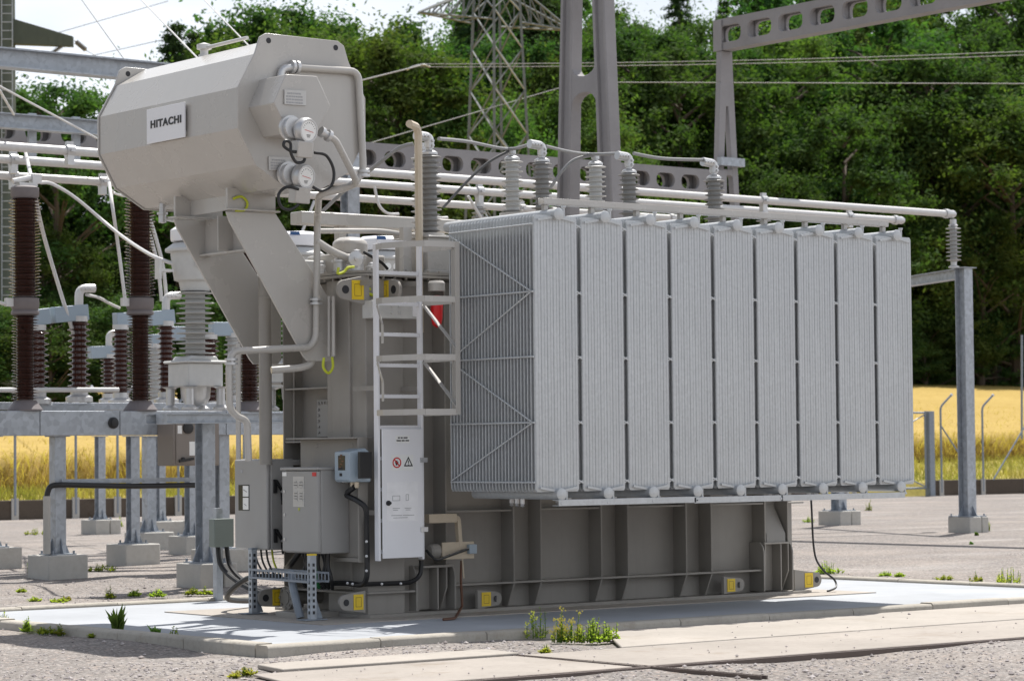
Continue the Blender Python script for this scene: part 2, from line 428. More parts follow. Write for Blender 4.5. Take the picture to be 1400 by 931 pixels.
tag(mb.build('meadow_grass', M['meadow'], base=(0, 0, 0)), 'tall yellowing meadow grass between the yard wall and the wheat', 'grass', kind='stuff')

# ------------------------------------------------------------------ pad, kerb, apron, rails
PU0, PU1, PV0, PV1 = -2.52, 7.55, -2.33, 3.5
mb = MB()
mb.box((PU0+.17, PV0+.17, -.1), (PU1-.17, PV1-.17, .045))
tag(mb.build('concrete_pad', M['pad'], base=(0, 0, 0)), kind='structure')
mb = MB(); r = random.Random(3)
def kerb(p0, p1, side):
    d = (p1-p0).normalized(); L = (p1-p0).length; x = 0
    while x < L-.01:
        l = min(1.0, L-x); a = p0+d*(x+.004); b = p0+d*(x+l-.004)
        h = .074+r.uniform(-.006, .006)
        c = [a, b, b+side*.165, a+side*.165]
        ins = .018
        top = [c[0]+side*ins+V((0,0,h)), c[1]+side*ins+V((0,0,h)), c[2]-side*ins+V((0,0,h)), c[3]-side*ins+V((0,0,h))]
        mid = [q+V((0,0,h-.02)) for q in c]; low = [q-V((0,0,.1)) for q in c]
        mb.add(low+mid+top, [(0,1,5,4),(1,2,6,5),(2,3,7,6),(3,0,4,7),(4,5,9,8),(5,6,10,9),(6,7,11,10),(7,4,8,11),(8,9,10,11)])
        x += l
kerb(V((PU0, PV0, 0)), V((PU1, PV0, 0)), V((0, 1, 0)))
kerb(V((PU0, PV1-.17, 0)), V((PU1, PV1-.17, 0)), V((0, 1, 0)))
kerb(V((PU0, PV0+.17, 0)), V((PU0, PV1-.17, 0)), V((1, 0, 0)))
kerb(V((PU1-.17, PV0+.17, 0)), V((PU1-.17, PV1-.17, 0)), V((1, 0, 0)))
tag(mb.build('pad_kerb', M['kerb'], base=(0, 0, 0), sharp=60), kind='structure')
mb = MB(); mb.prism([(-.75, -.42, .03), (5.75, -.42, .03), (5.75, 2.1, .03), (-.75, 2.1, .03)], (0, 0, .024))
tag(mb.build('plinth_slab', M['apron'], base=(0, 0, 0)), kind='structure')
# apron slabs in front of the pad, with two sunk rails
mb = MB()
mb.prism([(-.35, -3.715, .0), (14, -3.715, 0), (14, PV0-.005, 0), (.7, PV0-.005, 0), (.35, -2.75, 0), (.1, -3.1, 0)], (0, 0, .022))
mb.prism([(-3.3, -3.715, 0), (-1.30, -3.715, 0), (-1.26, -3.27, 0), (-2.9, -3.22, 0), (-3.2, -3.25, 0)], (0, 0, .032))
tag(mb.build('concrete_apron', M['apron'], base=(0, 0, 0), bevel=.008), kind='structure')
mb = MB()
mb.prism([(-3.9, -5.05, 0), (-1.395, -5.05, 0), (-1.375, -3.75, 0), (-3.55, -3.75, 0)], (0, 0, .016))
mb.prism([(-1.325, -5.05, 0), (14, -5.05, 0), (14, -3.735, 0), (-1.305, -3.735, 0)], (0, 0, .016))
tag(mb.build('track_bed', concrete('track_bed_concrete', (.34,.305,.27), 1.6, .5), base=(0, 0, 0), bevel=.006), kind='structure')
mb = MB()
for v in (-5.165, -5.105): mb.beam((-6, v, -.007), (14, v, -.007), .017, .05)
tag(mb.build('embedded_rail', M['rail'], bevel=.002), 'rusty steel rail pair sunk along the near edge of the concrete apron', 'rail')
mb = MB()
for u in (-1.375, -1.325): mb.beam((u+.06, -6.2, -.006), (u, -3.05, -.006), .014, .05)
tag(mb.build('embedded_rail', M['rail']), 'short rusty rail crossing the apron towards the transformer', 'rail')

# loose stones on the near gravel (one heap nobody could count)
mb = MB(); r = random.Random(77)
def clear(u, v):
    if PU0-.02 < u < PU1+.1 and PV0-.02 < v < PV1+.02: return False
    if v > -3.75 and v < PV0 and u > -.4: return False
    if -5.2 < v < -3.7 and u > -3.6: return False
    if -3.3 < v < -3.2 and -3.3 < u < -1.2: return False
    return True
k = 0
while k < 15000:
    if k % 3: u, v = r.uniform(-8, 4), r.uniform(-9.5, -2.2)
    else: u, v = r.uniform(-6, 9), r.uniform(-3, 9)
    k += 1; on = not clear(u, v); lift = 0
    if on:
        if r.random() > .05 or v > PV0-.03: continue
        lift = .022
    q = r.uniform(.005, .013)*(1.8 if r.random() < .08 else 1)*(.8 if on else 1); a = r.uniform(0, 6.28); c, s_ = math.cos(a), math.sin(a)
    e = [(x*q*r.uniform(.7, 1.4), y*q*r.uniform(.7, 1.3), z*q*r.uniform(.5, .9)) for x, y, z in ((1,0,0),(0,1,0),(-1,0,0),(0,-1,0),(0,0,1),(0,0,-1))]
    mb.add([(u+x*c-y*s_, v+x*s_+y*c, q*.35+z+(lift or terr(u, v))) for x, y, z in e], [(0,1,4),(1,2,4),(2,3,4),(3,0,4),(1,0,5),(2,1,5),(3,2,5),(0,3,5)])
tag(mb.build('gravel_stones', M['stone'], base=(0, 0, 0), sharp=15), 'loose grey stones lying on the near gravel around the pad', 'gravel', kind='stuff')
# ------------------------------------------------------------------ the power transformer
T = thing('power_transformer', 'large grey power transformer with a row of galvanised radiators and an overhead oil conservator', 'transformer', (2.6, .8, .04))
GW = M['grey']
W0 = .17       # long wall set back behind the stiffener edges
mb = MB()
mb.box((.2, W0, .06), (5.2, 1.5, 2.96))
mb.box((.004, .01, .06), (.40, .60, 2.955))                 # near corner box
mb.box((-.022, .22, .28), (.05, .49, 2.95))                 # raised pilaster on the end wall
mb.box((.40, .075, .06), (.60, .3, 2.95))
tank = mb.build('tank', GW, T, bevel=.008)
# base flange, ribs
mb = MB()
mb.prism([(-.06, .62, .045), (-.06, .04, .045), (.0, -.035, .045), (.46, -.055, .045), (.56, -.03, .045), (5.26, -.03, .045), (5.26, 1.6, .045), (.1, 1.6, .045), (.1, .62, .045)], (0, 0, .035))
mb.build('base_flange', GW, tank, bevel=.004)
mb = MB()
mb.prism([(-.07, 1.2, .255), (-.07, .02, .255), (-.02, -.05, .255), (.46, -.06, .255), (.46, .2, .255), (.1, 1.2, .255)], (0, 0, .018))
mb.build('rib', GW, tank, bevel=.003)
mb = MB(); mb.box((.935, -.004, .285), (4.645, .2, .303)); mb.build('rib', GW, tank, bevel=.003)
def stiff(u, low=True):
    z = .28
    mb = MB(); mb.prism([(u, -.006, 2.94), (u, -.006, z), (u, .09, .082), (u, .2, .082), (u, .2, 2.94)], (.016, 0, 0))
    return mb.build('stiffener', GW, tank, bevel=.003)
for u in (.83, 1.58, 1.89, 2.60, 2.92, 3.64, 3.96, 4.66, 4.965): stiff(u)
for a, b in ((.85, 1.578), (1.91, 2.598), (2.94, 3.638), (3.98, 4.656), (4.985, 5.2)):
    MB().box((a, .004, .925), (b, .2, .941)).build('shelf_rib', GW, tank, bevel=.003)
# jacking pockets
def pocket(u0, u1, zt):
    mb = MB()
    pr = [(u1, .0, .09), (u1, .0, zt-.09), (u1, .02, zt-.035), (u1, .055, zt), (u1, .2, zt), (u1, .2, .09)]
    mb.prism([(p[0], p[1]-.03, p[2]) for p in pr], (.018, 0, 0))
    mb.prism([(p[0]-(u1-u0), p[1]-.03, p[2]) for p in pr], (.018, 0, 0))
    mb.box((u0+.02, -.02, zt-.02), (u1, .2, zt)); mb.box((u0+.02, .10, .09), (u1, .2, zt-.02)); mb.box((u0+.235, -.02, .09), (u0+.25, .11, zt-.02))
    return mb.build('jacking_pocket', GW, tank, bevel=.004)
pocket(.49, .905, .475); pocket(4.62, 5.0, .56)
mb = MB(); mb.prism([(4.69, .0, .56), (4.94, .0, .56), (4.94, .0, .64), (4.94, .165, .92), (4.69, .165, .92), (4.69, .0, .64)], (0, .001, 0)); mb.build('sloped_gusset', GW, tank)
# end wall frame: rib plates, shelf and bolted hand-hole cover
MB().box((0, 1.28, .28), (.22, 1.296, 2.95)).build('end_rib', GW, tank, bevel=.003)
for z in (2.02, 1.55, .9): MB().box((.01, .61, z), (.21, 1.278, z+.014)).build('shelf_rib', GW, tank, bevel=.003)
mb = MB(); mb.box((.165, .615, 1.60), (.20, 1.0, 1.93))
for k in range(8):
    mb.cyl((.166, .65+.045*k, 1.90), (.152, .65+.045*k, 1.90), .012, n=8)
for k in range(6): mb.cyl((.166, .965, 1.64+.05*k), (.152, .965, 1.64+.05*k), .012, n=8)
mb.build('hand_hole_cover', M['cab'], tank, bevel=.002)
# bolted lid
mb = MB()
lid = [(-.09, 1.62), (-.09, .12), (-.03, -.06), (5.30, -.06), (5.30, 1.62)]
mb.prism([(a, b, 2.965) for a, b in lid], (0, 0, .022)); mb.prism([(a, b, 2.992) for a, b in lid], (0, 0, .022))
k = .06
for i in range(44): mb.cyl((.05+.12*i, -.025, 2.945), (.05+.12*i, -.025, 3.032), .012, n=6)
for i in range(12): mb.cyl((-.055, .17+.12*i, 2.945), (-.055, .17+.12*i, 3.032), .012, n=6)
lidp = mb.build('lid', GW, T)
# lugs with yellow stickers:  centre of eye, direction of the plate, plane normal
def lug(eye, root, nrm, h, r, sticker, parent=tank, th=.03):
    eye, root, nrm = V(eye), V(root), V(nrm); ax = (root-eye).normalized(); up = nrm.cross(ax); up = up if up.z > 0 else -up
    pts = []; n = 10
    for k in range(n+1):
        t = math.pi/2+math.pi*k/n; pts.append(eye+ax*(math.cos(t)*r)+up*(math.sin(t)*r))
    pts += [root-up*h, root+up*h]
    mb = MB(); mb.prism([p-nrm*(th/2) for p in pts], nrm*th)
    lg = mb.build('lug', GW, parent, bevel=.004)
    mb = MB(); mb.cyl(eye+nrm*(th/2+.001), eye+nrm*(th/2+.003), r*.42, n=18); mb.build('eye', M['ink'], parent)
    a, b = sticker; c = eye.lerp(root, a); hw, hh = b
    mb = MB(); mb.box((0,0,0),(1,1,1)); mb.v = []
    q = c+nrm*(th/2+.001)
    mb = MB(); mb.prism([q-ax*hw-up*hh, q+ax*hw-up*hh, q+ax*hw+up*hh, q-ax*hw+up*hh], nrm*.004)
    st = mb.build('sticker', M['yellow'], parent)
    mb = MB(); q = q+nrm*.0045
    for s in (-1, 1):
        mb.beam(q+ax*(hw*.55*s)-up*hh*.6, q+ax*(hw*.55*s)+up*hh*.6, .003, .001, nrm); mb.beam(q-ax*hw*.55+up*(hh*.6*s), q+ax*hw*.55+up*(hh*.6*s), .003, .001, nrm)
    mb.build('sticker_frame', M['copper'], parent)
f = V((0, -1, 0)); e = V((-1, 0, 0))
p = on_v(471, 396, -.02); lug(p, p+V((.25, 0, 0)), f, .135, .085, (.50, (.062, .082)))
p = on_u(540, 396, .22); lug(p, p+V((0, .34, 0)), e, .135, .085, (.40, (.066, .082)))
p = on_v(472, 823.5, -.06); lug(p, p+V((.20, 0, 0)), f, .095, .068, (.62, (.05, .065)))
p = on_v(362, 817, 1.15); lug(p, p+V((.40, 0, 0)), f, .10, .075, (.30, (.05, .07)))
p = on_v(676, 818, .02); lug(p, p+V((-.20, 0, 0)), V((.35, -.94, 0)), .09, .068, (.55, (.05, .065)))
p = on_v(1009, 799, .02); lug(p, p+V((-.2, 0, 0)), V((.35, -.94, 0)), .09, .068, (.55, (.05, .065)))
p = on_v(1115, 792, .05); lug(p, p+V((-.30, 0, 0)), f, .11, .07, (.36, (.055, .07)))

# ---- radiators: one unit, copied eight times
RU0, RV0, RZ0, RZ1, PITCH_R, RWD, RDP, NF = .57, -1.6, 1.12, 3.40, .5035, .458, 1.14, 27
rt = bpy.data.objects.new('radiator', None); COL.objects.link(rt); rt.parent = T
def fin(mb, v, front):
    """one pressed panel: fluted sheet with rounded corners, front to -v"""
    n = 7; x0 = .0; ch = RWD/n; t = .008 if front else .005; zs = [RZ0, RZ0+.02, RZ0+.075, RZ1-.075, RZ1-.02, RZ1]
    prof = []
    if front:
        for k in range(n):
            for q, d in ((.04, 0), (.10, .006), (.49, .007), (.54, .003), (.59, .007), (.92, .006), (.98, 0)): prof.append((ch*(k+q), d))
    else: prof = [(.075, 0), (.09, .004), (RWD-.03, .004), (RWD, 0)]
    prof = [(0, 0)]*(prof[0][0] > 0) + prof + [(RWD, 0)]*(prof[-1][0] < RWD-1e-6)
    cols = len(prof); vs = []
    for zi, z in enumerate(zs):
        k = 0 if zi in (0, 5) else (.35 if zi in (1, 4) else 1)
        ins = .014 if zi in (0, 5) else 0
        for x, d in prof: vs.append((RU0+min(max(x, ins), RWD-ins), v-t-d*k, z))
    m = len(vs); vs += [(a, v+t, c) for a, b, c in vs]; fs = []
    for j in range(len(zs)-1):
        for i in range(cols-1):
            a = j*cols+i; fs += [(a, a+1, a+cols+1, a+cols), (m+a+1, m+a, m+a+cols, m+a+cols+1)]
        for i in (0, cols-1):
            a = j*cols+i; fs.append((a, a+cols, m+a+cols, m+a) if i == 0 else (a+cols, a, m+a, m+a+cols))
    for j in (0, len(zs)-1):
        for i in range(cols-1):
            a = j*cols+i; fs.append((a+1, a, m+a, m+a+1) if j == 0 else (a, a+1, m+a+1, m+a))
    mb.add(vs, fs)
mb = MB(); fin(mb, RV0+.016, True)
mb.box((RU0+.006, RV0+.004, RZ0+.03), (RU0+.02, RV0+.03, RZ1-.03))
front_o = mb.build('front_panel', M['rad'], rt, sharp=25)
mb = MB()
for k in range(1, NF): fin(mb, RV0+.016+RDP*k/(NF-1), False)
mb.build('fin_stack', M['rad'], rt, sharp=25)
# bright pressed fin edges
mb = MB()
for k in range(1, NF):
    v = RV0+.016+RDP*k/(NF-1)
    mb.tube([(RU0+.03, v, RZ0+.012), (RU0+.004, v, RZ0+.03), (RU0, v, RZ0+.06), (RU0, v, RZ1-.06), (RU0+.004, v, RZ1-.03), (RU0+.03, v, RZ1-.012)], .006, 6)
mb.build('fin_edge', M['rad'], rt)
cu = RU0+RWD/2
for z, zz in ((RZ1-.02, 'top'), (RZ0+.01, 'bot')):
    s = 1 if zz == 'top' else -1
    mb = MB(); zc = z+s*.03
    mb.cyl((cu, RV0-.035, zc), (cu, RV0+RDP+(.35 if s > 0 else -.02), zc), .045, n=18)
    mb.lathe((cu, RV0-.035, zc), (0, -1, 0), [(.051, 0), (.051, .01), (.04, .017), (.0, .018)], 18)
    for sx in (-1, 1): mb.beam((cu+sx*.05, RV0-.014, zc-s*.03), (cu+sx*.20, RV0-.014, zc-s*.055), .012, .018)
    mb.lathe((cu+.06, RV0-.03, zc-s*.02), (0, 0, s), [(.012, 0), (.012, .07), (.02, .075), (.02, .09), (0, .091)], 8)
    mb.build('header_pipe', M['rad'], rt)
for z in (RZ1-.08, 2.765, 2.23, 1.69, RZ0+.08):
    mb = MB(); mb.beam((RU0+RWD-.004, RV0+.012, z+.012), (RU0+PITCH_R+.004, RV0+.012, z-.012), .014, .012); mb.beam((RU0+RWD-.004, RV0+.016, z-.014), (RU0+PITCH_R+.004, RV0+.016, z+.01), .012, .012)
    mb.build('spacer', M['rad'], rt)
for k in range(1, 9):
    c = copy_tree(rt, T); c.location.x = PITCH_R*k
    if k == 8:
        for ch in [q for q in bpy.data.objects if q.parent == c and q.name.startswith('spacer')]: bpy.data.objects.remove(ch)
# side brace rods
mb = MB(); us_ = RU0-.018; vb = RV0+RDP-.02; vf = RV0+.03
for z in (3.32, 2.765, 2.23, 1.69, 1.20): mb.cyl((us_, vf-.03, z), (us_, vb+.02, z), .008, n=6)
for (a, b) in (((vb, 3.30), (vf, 2.775)), ((vf, 2.755), (vb, 2.24)), ((vb, 2.22), (vf, 1.70)), ((vf, 1.68), (vb, 1.21))): mb.cyl((us_-.01, a[0], a[1]), (us_-.01, b[0], b[1]), .007, n=6)
mb.build('brace_rod', M['rad'], T)
# tie channels over and under the headers
a0 = RU0+RWD/2-.04; a1 = RU0+8*PITCH_R+RWD/2+.04
mb = MB(); mb.box((a0, RV0+.10, 3.50), (a1, RV0+.18, 3.507)); mb.box((a0, RV0+.10, 3.507), (a1, RV0+.107, 3.555)); mb.box((a0, RV0+.173, 3.507), (a1, RV0+.18, 3.555))
for k in range(9): mb.box((RU0+RWD/2+PITCH_R*k-.02, RV0+.12, 3.44), (RU0+RWD/2+PITCH_R*k+.02, RV0+.16, 3.50))
mb.build('tie_channel', M['beige'] if False else M['cons'], T, bevel=.002)
for (b0, b1) in ((a0, a0+1.52), (a0+1.5, a0+2.55), (a0+2.53, a1)):
    z = 1.025-.006*(b0 > 1.5); mb = MB(); mb.box((b0, RV0-.055, z-.022), (b1, RV0-.049, z+.03)); mb.box((b0, RV0-.049, z+.022), (b1, RV0+.03, z+.03)); mb.box((b0, RV0-.049, z-.022), (b1, RV0+.03, z-.016))
    for k in range(int((b1-b0)/.5)+1): mb.cyl((b0+.03+.5*k, RV0-.058, z), (b0+.03+.5*k, RV0-.048, z), .012, n=8)
    mb.build('tie_channel', M['rad'], T, bevel=.002)
for k in range(9):   # drain plugs under the lower headers
    u = RU0+RWD/2+PITCH_R*k
    for q in range(3): MB().lathe((u+.1*(q-1), RV0+.35+.2*q, 1.06), (0, 0, -1), [(.02, 0), (.02, .04), (.012, .05), (.02, .06), (.0, .07)], 8).build('drain_plug', M['steel'], T)

# ---- conservator
CU, CZ, AP, CV0, CV1 = -.78, 4.285, .625, -.2, 2.08
def dodec(v, ap=AP):
    rr_ = ap/math.cos(math.pi/12)
    return [V((CU+rr_*math.cos(2*math.pi*(k+.5)/12), v, CZ+rr_*math.sin(2*math.pi*(k+.5)/12))) for k in range(12)]
mb = MB(); mb.prism(dodec(CV0), (0, CV1-CV0, 0)); con = mb.build('conservator', M['cons'], T, bevel=.012, sharp=20)
def end_plate(v0, v1, ap):
    q = dodec(v0, ap); pts = [p for p in q if p.z < CZ+.45]
    # order round the circle starting at right upper side
    lower = [q[i] for i in (1, 0, 11, 10, 9, 8, 7, 6, 5, 4)]
    top = [V((CU-.42, v0, CZ+.60)), V((CU-.36, v0, CZ+.635)), V((CU+.36, v0, CZ+.635)), V((CU+.42, v0, CZ+.60))]
    mb = MB(); mb.prism(lower+top, (0, v1-v0, 0)); o = mb.build('end_plate', M['cons'], con, bevel=.004, sharp=20)
    mb = MB()
    for s in (-1, 1): mb.cyl((CU+s*.335, v0-.002, CZ+.575), (CU+s*.335, v1+.002, CZ+.575), .024, n=14)
    mb.build('lifting_hole', M['ink'], con)
end_plate(CV0-.022, CV0-.001, AP+.012); end_plate(CV1+.001, CV1+.022, AP+.012)
# hexagonal gauge housing on the end plate
front = [on_v(x, y, -.60) for x, y in ((390.5, 101.8), (433.5, 104.4), (452, 145), (431, 183.5), (394.6, 182), (374.4, 140.7))]
mb = MB(); mb.prism(front, (0, .60+CV0-.018, 0)); mb.build('gauge_housing', M['cons'], con, bevel=.006, sharp=20)
def gauge(cx, cy, v, tilt):
    c = on_v(cx, cy, v); ax = V((.16, -1, -tilt)).normalized()
    mb = MB(); mb.lathe(c+V((-.09, .17, .03)), (0, -1, 0), [(.105, 0), (.105, .03), (.085, .03), (.085, .07)], 20)
    mb.lathe(c-ax*.10, ax, [(.095, 0), (.105, .02), (.105, .06), (.095, .075), (.095, .085), (.082, .085), (.082, .078)], 24)
    g = mb.build('level_gauge', M['steel'], con)
    mb = MB(); mb.lathe(c-ax*.022, ax, [(.081, 0), (.081, .003)], 24); d = mb.build('dial_face', M['dial'], con)
    s = ax.cross(V((0, 0, 1))).normalized(); u = s.cross(ax); q = c-ax*.018
    mb = MB(); mb.beam(q-s*.05-u*.012, q+s*.045+u*.004, .004, .002, ax); mb.build('needle', M['redink'], con)
    mb = MB()
    for k in range(3): mb.beam(q-s*(.022-.004*k)-u*(.035+.009*k), q+s*(.022-.004*k)-u*(.035+.009*k), .004, .002, ax)
    for k in range(9):
        t = rad(20+17.5*k); a = s*math.cos(t)+u*math.sin(t); mb.beam(q+a*.058, q+a*.068, .003, .002, ax)
    mb.build('dial_marks', M['ink'], con)
    b = c-u*.155+V((-.03, .06, 0)); mb = MB(); mb.beam(b-u*.06, b+u*.075, .15, .11, V((0, 1, 0))); mb.build('sensor_box', M['cons'], con, bevel=.01)
gauge(424.5, 179, -.80, .12); gauge(421, 242, -.42, .12)
def cable(px, r, name, mt, parent, v=None, u=None, n=8, sub=6):
    pts = [on_v(x, y, v) if v is not None else on_u(x, y, u) for x, y in px]
    return MB().tube(spline(pts, sub), r, n).build(name, mt, parent)
cable(((408, 208), (398, 207), (388, 200), (390, 193), (397, 196), (398, 210), (405, 222), (415, 221), (417, 213)), .013, 'cable', M['black'], con, v=-.75)
cable(((430, 209), (446, 213), (456, 232), (454, 252), (440, 261), (428, 256)), .013, 'cable', M['black'], con, v=-.72)
cable(((408, 259), (392, 256), (381, 266), (384, 282), (396, 287), (408, 280)), .013, 'cable', M['black'], con, v=-.40)
c = on_v(449, 186, -.55); MB().lathe(c-V((.05, 0, -.02)), (.9, 0, -.35), [(.045, -.03), (.045, .0), (.03, .0), (.03, .04), (.05, .04), (.05, .07), (0, .07)], 12).build('stop_valve', M['steel'], con)
def plate_px(px, v, th, name, mt, parent):
    pts = [on_v(x, y, v) for x, y in px]; return MB().prism(pts, (0, th, 0)).build(name, mt, parent)
def engraved(px, v, parent, rows=4):
    plate_px(px, v, -.012, 'label_plate', M['label'], parent)
    a, b, c, d = [on_v(x, y, v-.0135) for x, y in px]; mb = MB(); r = random.Random(4)
    for k in range(rows):
        t = .22+.62*k/(rows-1); l = a.lerp(d, t); rr_ = b.lerp(c, t); x = .12+.05*(k == 0)
        while x < .86-.05*(k == 0):
            w_ = r.uniform(.04, .11); mb.beam(l.lerp(rr_, x), l.lerp(rr_, min(x+w_, .88)), .012, .001, V((0, -1, 0))); x += w_+.03
    mb.build('lettering', M['greyink'], parent)
engraved(((388, 123), (417.5, 124.8), (417.5, 145), (388, 143)), -.604, con); engraved(((366.5, 214.5), (396.5, 216), (396, 234.5), (367, 233)), -.226, con)
# name board on the long side
un = CU-AP-.035
q = [on_u(x, y, un) for x, y in ((200.5, 151.5), (252, 138.5), (252.5, 186.5), (200.5, 198.5))]
zt = (q[0].z+q[1].z)/2; zb = (q[2].z+q[3].z)/2; va = (q[0].y+q[3].y)/2; vb_ = (q[1].y+q[2].y)/2
MB().box((un, va, zb), (un+.012, vb_, zt)).build('name_board', M['white'], con, bevel=.002)
mb = MB(); mb.box((un+.012, va-.03, zb+.03), (un+.04, va-.06, zb+.06)); mb.box((un+.012, vb_+.03, zb+.03), (un+.04, vb_+.06, zb+.06)); mb.box((un+.012, vb_+.03, zt-.06), (un+.04, vb_+.06, zt-.03)); mb.build('board_standoff', M['steel'], con)
def text_mesh(name, txt, size, mt, parent, loc, rot, wide=1., bold=0., al='CENTER'):
    cu_ = bpy.data.curves.new('t', 'FONT'); cu_.body = txt; cu_.size = size; cu_.align_x = al; cu_.align_y = 'CENTER'; cu_.offset = bold; cu_.space_character = 1.12; cu_.extrude = .0015
    ob = bpy.data.objects.new('t', cu_); COL.objects.link(ob); dg = bpy.context.evaluated_depsgraph_get()
    me = bpy.data.meshes.new_from_object(ob.evaluated_get(dg)); bpy.data.objects.remove(ob)
    me.transform(Matrix.Diagonal((wide, 1, 1, 1))); me.materials.clear(); me.materials.append(mt)
    q = parent
    while q.parent: q = q.parent
    me.transform(Matrix.Translation(V(loc)-q.location) @ rot.to_4x4())
    o = bpy.data.objects.new(name, me); COL.objects.link(o); o.parent = parent; return o
ROT_E = Matrix(((0, 0, -1), (-1, 0, 0), (0, 1, 0)))         # reads on a face looking towards -X
ROT_F = Matrix(((1, 0, 0), (0, 0, -1), (0, 1, 0)))          # reads on a face looking towards -Y
text_mesh('lettering', 'HITACHI', .088, M['ink'], con, (un-.003, (va+vb_)/2-.01, (zt+zb)/2+.008), ROT_E, 1.36, .003)
# valve under the tank, vent on top
p = on_v(222, 282, 1.75); mb = MB(); mb.lathe(V((p.x, p.y, CZ-AP+.02)), (0, 0, -1), [(.03, 0), (.03, .08), (.05, .08), (.05, .1), (.035, .1), (.035, .17), (0, .18)], 12); mb.cyl(V((p.x, p.y, CZ-AP-.11)), V((p.x+.12, p.y-.05, CZ-AP-.13)), .022); mb.build('drain_valve', M['steel'], con)
mb = MB(); b = V((CU-.05, 1.25, CZ+AP)); mb.lathe(b, (0, 0, 1), [(.05, 0), (.05, .04), (.035, .04), (.035, .08), (.065, .09), (.065, .13), (0, .15)], 14); mb.cyl(b+V((0, 0, .10)), b+V((0, -.7, .10)), .016); mb.build('vent_pipe', M['alu'], con)
# brackets carrying it
def bracket(v, name):
    mb = MB()
    pts = [(-1.11, 3.50), (-.62, 3.51), (-.24, 3.02), (-.06, 2.78), (-.01, 2.74), (-.01, 2.29), (-.05, 2.25), (-.30, 2.25), (-.34, 2.29), (-1.08, 3.42)]
    mb.prism([(a, v, c) for a, c in pts], (0, .022, 0))
    b = mb.build(name, M['cons'], T, bevel=.004)
    mb = MB(); mb.prism([(a, v-.003, c) for a, c in ((-1.10, 3.53), (-.62, 3.53), (-.62, 3.70), (-1.10, 3.70))], (0, .028, 0)); mb.prism([(-1.12, v-.05, 3.512), (-.60, v-.05, 3.512), (-.60, v+.09, 3.512), (-1.12, v+.09, 3.512)], (0, 0, .012))
    mb.build('saddle', M['cons'], b)
    return b
bf = bracket(.45, 'conservator_bracket'); bb = bracket(1.30, 'conservator_bracket')
mb = MB(); mb.box((-.80, .475, 3.20), (-.788, 1.295, 3.50)); mb.box((-.86, .475, 3.185), (-.74, 1.295, 3.20)); mb.box((-.95, .475, 3.535), (-.938, 1.295, 3.72)); mb.box((-.95, .84, 3.20), (-.80, .852, 3.50)); mb.build('cross_web', M['cons'], T)
MB().tube(spline([on_v(x, y, .43) for x, y in ((319, 272), (330, 269), (338, 277), (335, 287), (322, 288))]), .011, 8).build('earth_strap', M['yg'], T)

# ---- pipes on the left end
def pipe(pts, r, name='pipe', mt=None, rr=.09): return MB().tube(bend(pts, rr, 5), r, 12).build(name, mt or M['cons'], T)
pv = .40
pipe([on_v(402, 92, -.26), on_v(490, 98, -.26), on_v(497, 236, -.26), on_v(480, 256, -.26), on_v(436, 266, -.1), on_v(434, 300, .40), on_v(432, 462, .40), on_v(424, 475, .40), on_v(318, 480, .40), on_v(313, 500, .40), on_v(314, 558, .40), on_v(323, 569, .40), on_v(338, 575, .40), on_v(340, 630, .40)], .03)
pipe([on_v(449, 186, -.55), on_v(459, 192, -.55), on_v(485, 243, -.4), on_v(487, 253, -.3), on_v(440, 264, -.1)], .028)
mb = MB(); c = on_v(402, 92, -.26); mb.lathe(c-V((.03, 0, 0)), (1, 0, 0), [(.055, 0), (.055, .025), (.03, .025), (.03, .045), (.055, .045), (.055, .07)], 16); mb.tube(bend([c, c+V((-.12, 0, -.02)), c+V((-.14, 0, -.13))], .06), .032, 12); mb.build('pipe_flange', M['steel'], T)
for (x, y, vv) in ((497, 237, -.26), (432, 412, .40), (316, 494, .40)):
    c = on_v(x, y, vv); MB().lathe(c-V((0, 0, .03)), (0, 0, 1), [(.055, 0), (.055, .02), (.034, .02), (.034, .035), (.055, .035), (.055, .055)], 14).build('pipe_flange', M['steel'], T)
p0 = on_v(362, 384, .95); mb = MB(); mb.cyl((p0.x, .95, 1.36), (p0.x, .95, 3.2), .056, n=18); mb.lathe((p0.x, .95, 2.80), (0, 0, 1), [(.056, 0), (.06, .003), (.06, .03), (.056, .033)], 18); mb.lathe((p0.x, .95, 2.33), (0, 0, 1), [(.056, 0), (.06, .003), (.06, .03), (.056, .033)], 18); mb.build('cable_conduit', GW, T)
pipe([on_v(326, 470, .75), on_v(326, 628, .75)], .022)
pipe([on_v(371, 506, .60), on_v(410, 503, .52), on_v(424, 499, .5), on_v(428, 490, .5)], .032)
pipe([on_v(450, 405, .36), on_v(450, 487, .36)], .016); pipe([on_v(456, 405, .30), on_v(456, 487, .30)], .016)
mb = MB(); mb.tube(spline([on_v(x, y, .26) for x, y in ((443, 489), (442, 502), (449, 510), (455, 502), (454, 488))]), .012, 8); mb.build('earth_strap', M['yg'], T)
mb = MB(); mb.cyl(on_u(402, 606, .1), on_u(402, 500, .1), .012); mb.cyl(on_u(386, 524, 0), on_u(370, 524, 0), .014); mb.build('pipe_clip', GW, T)
pipe([(-.02, .05, 1.36), (-.16, .05, 1.36), (-.19, .05, 1.20)], .03)

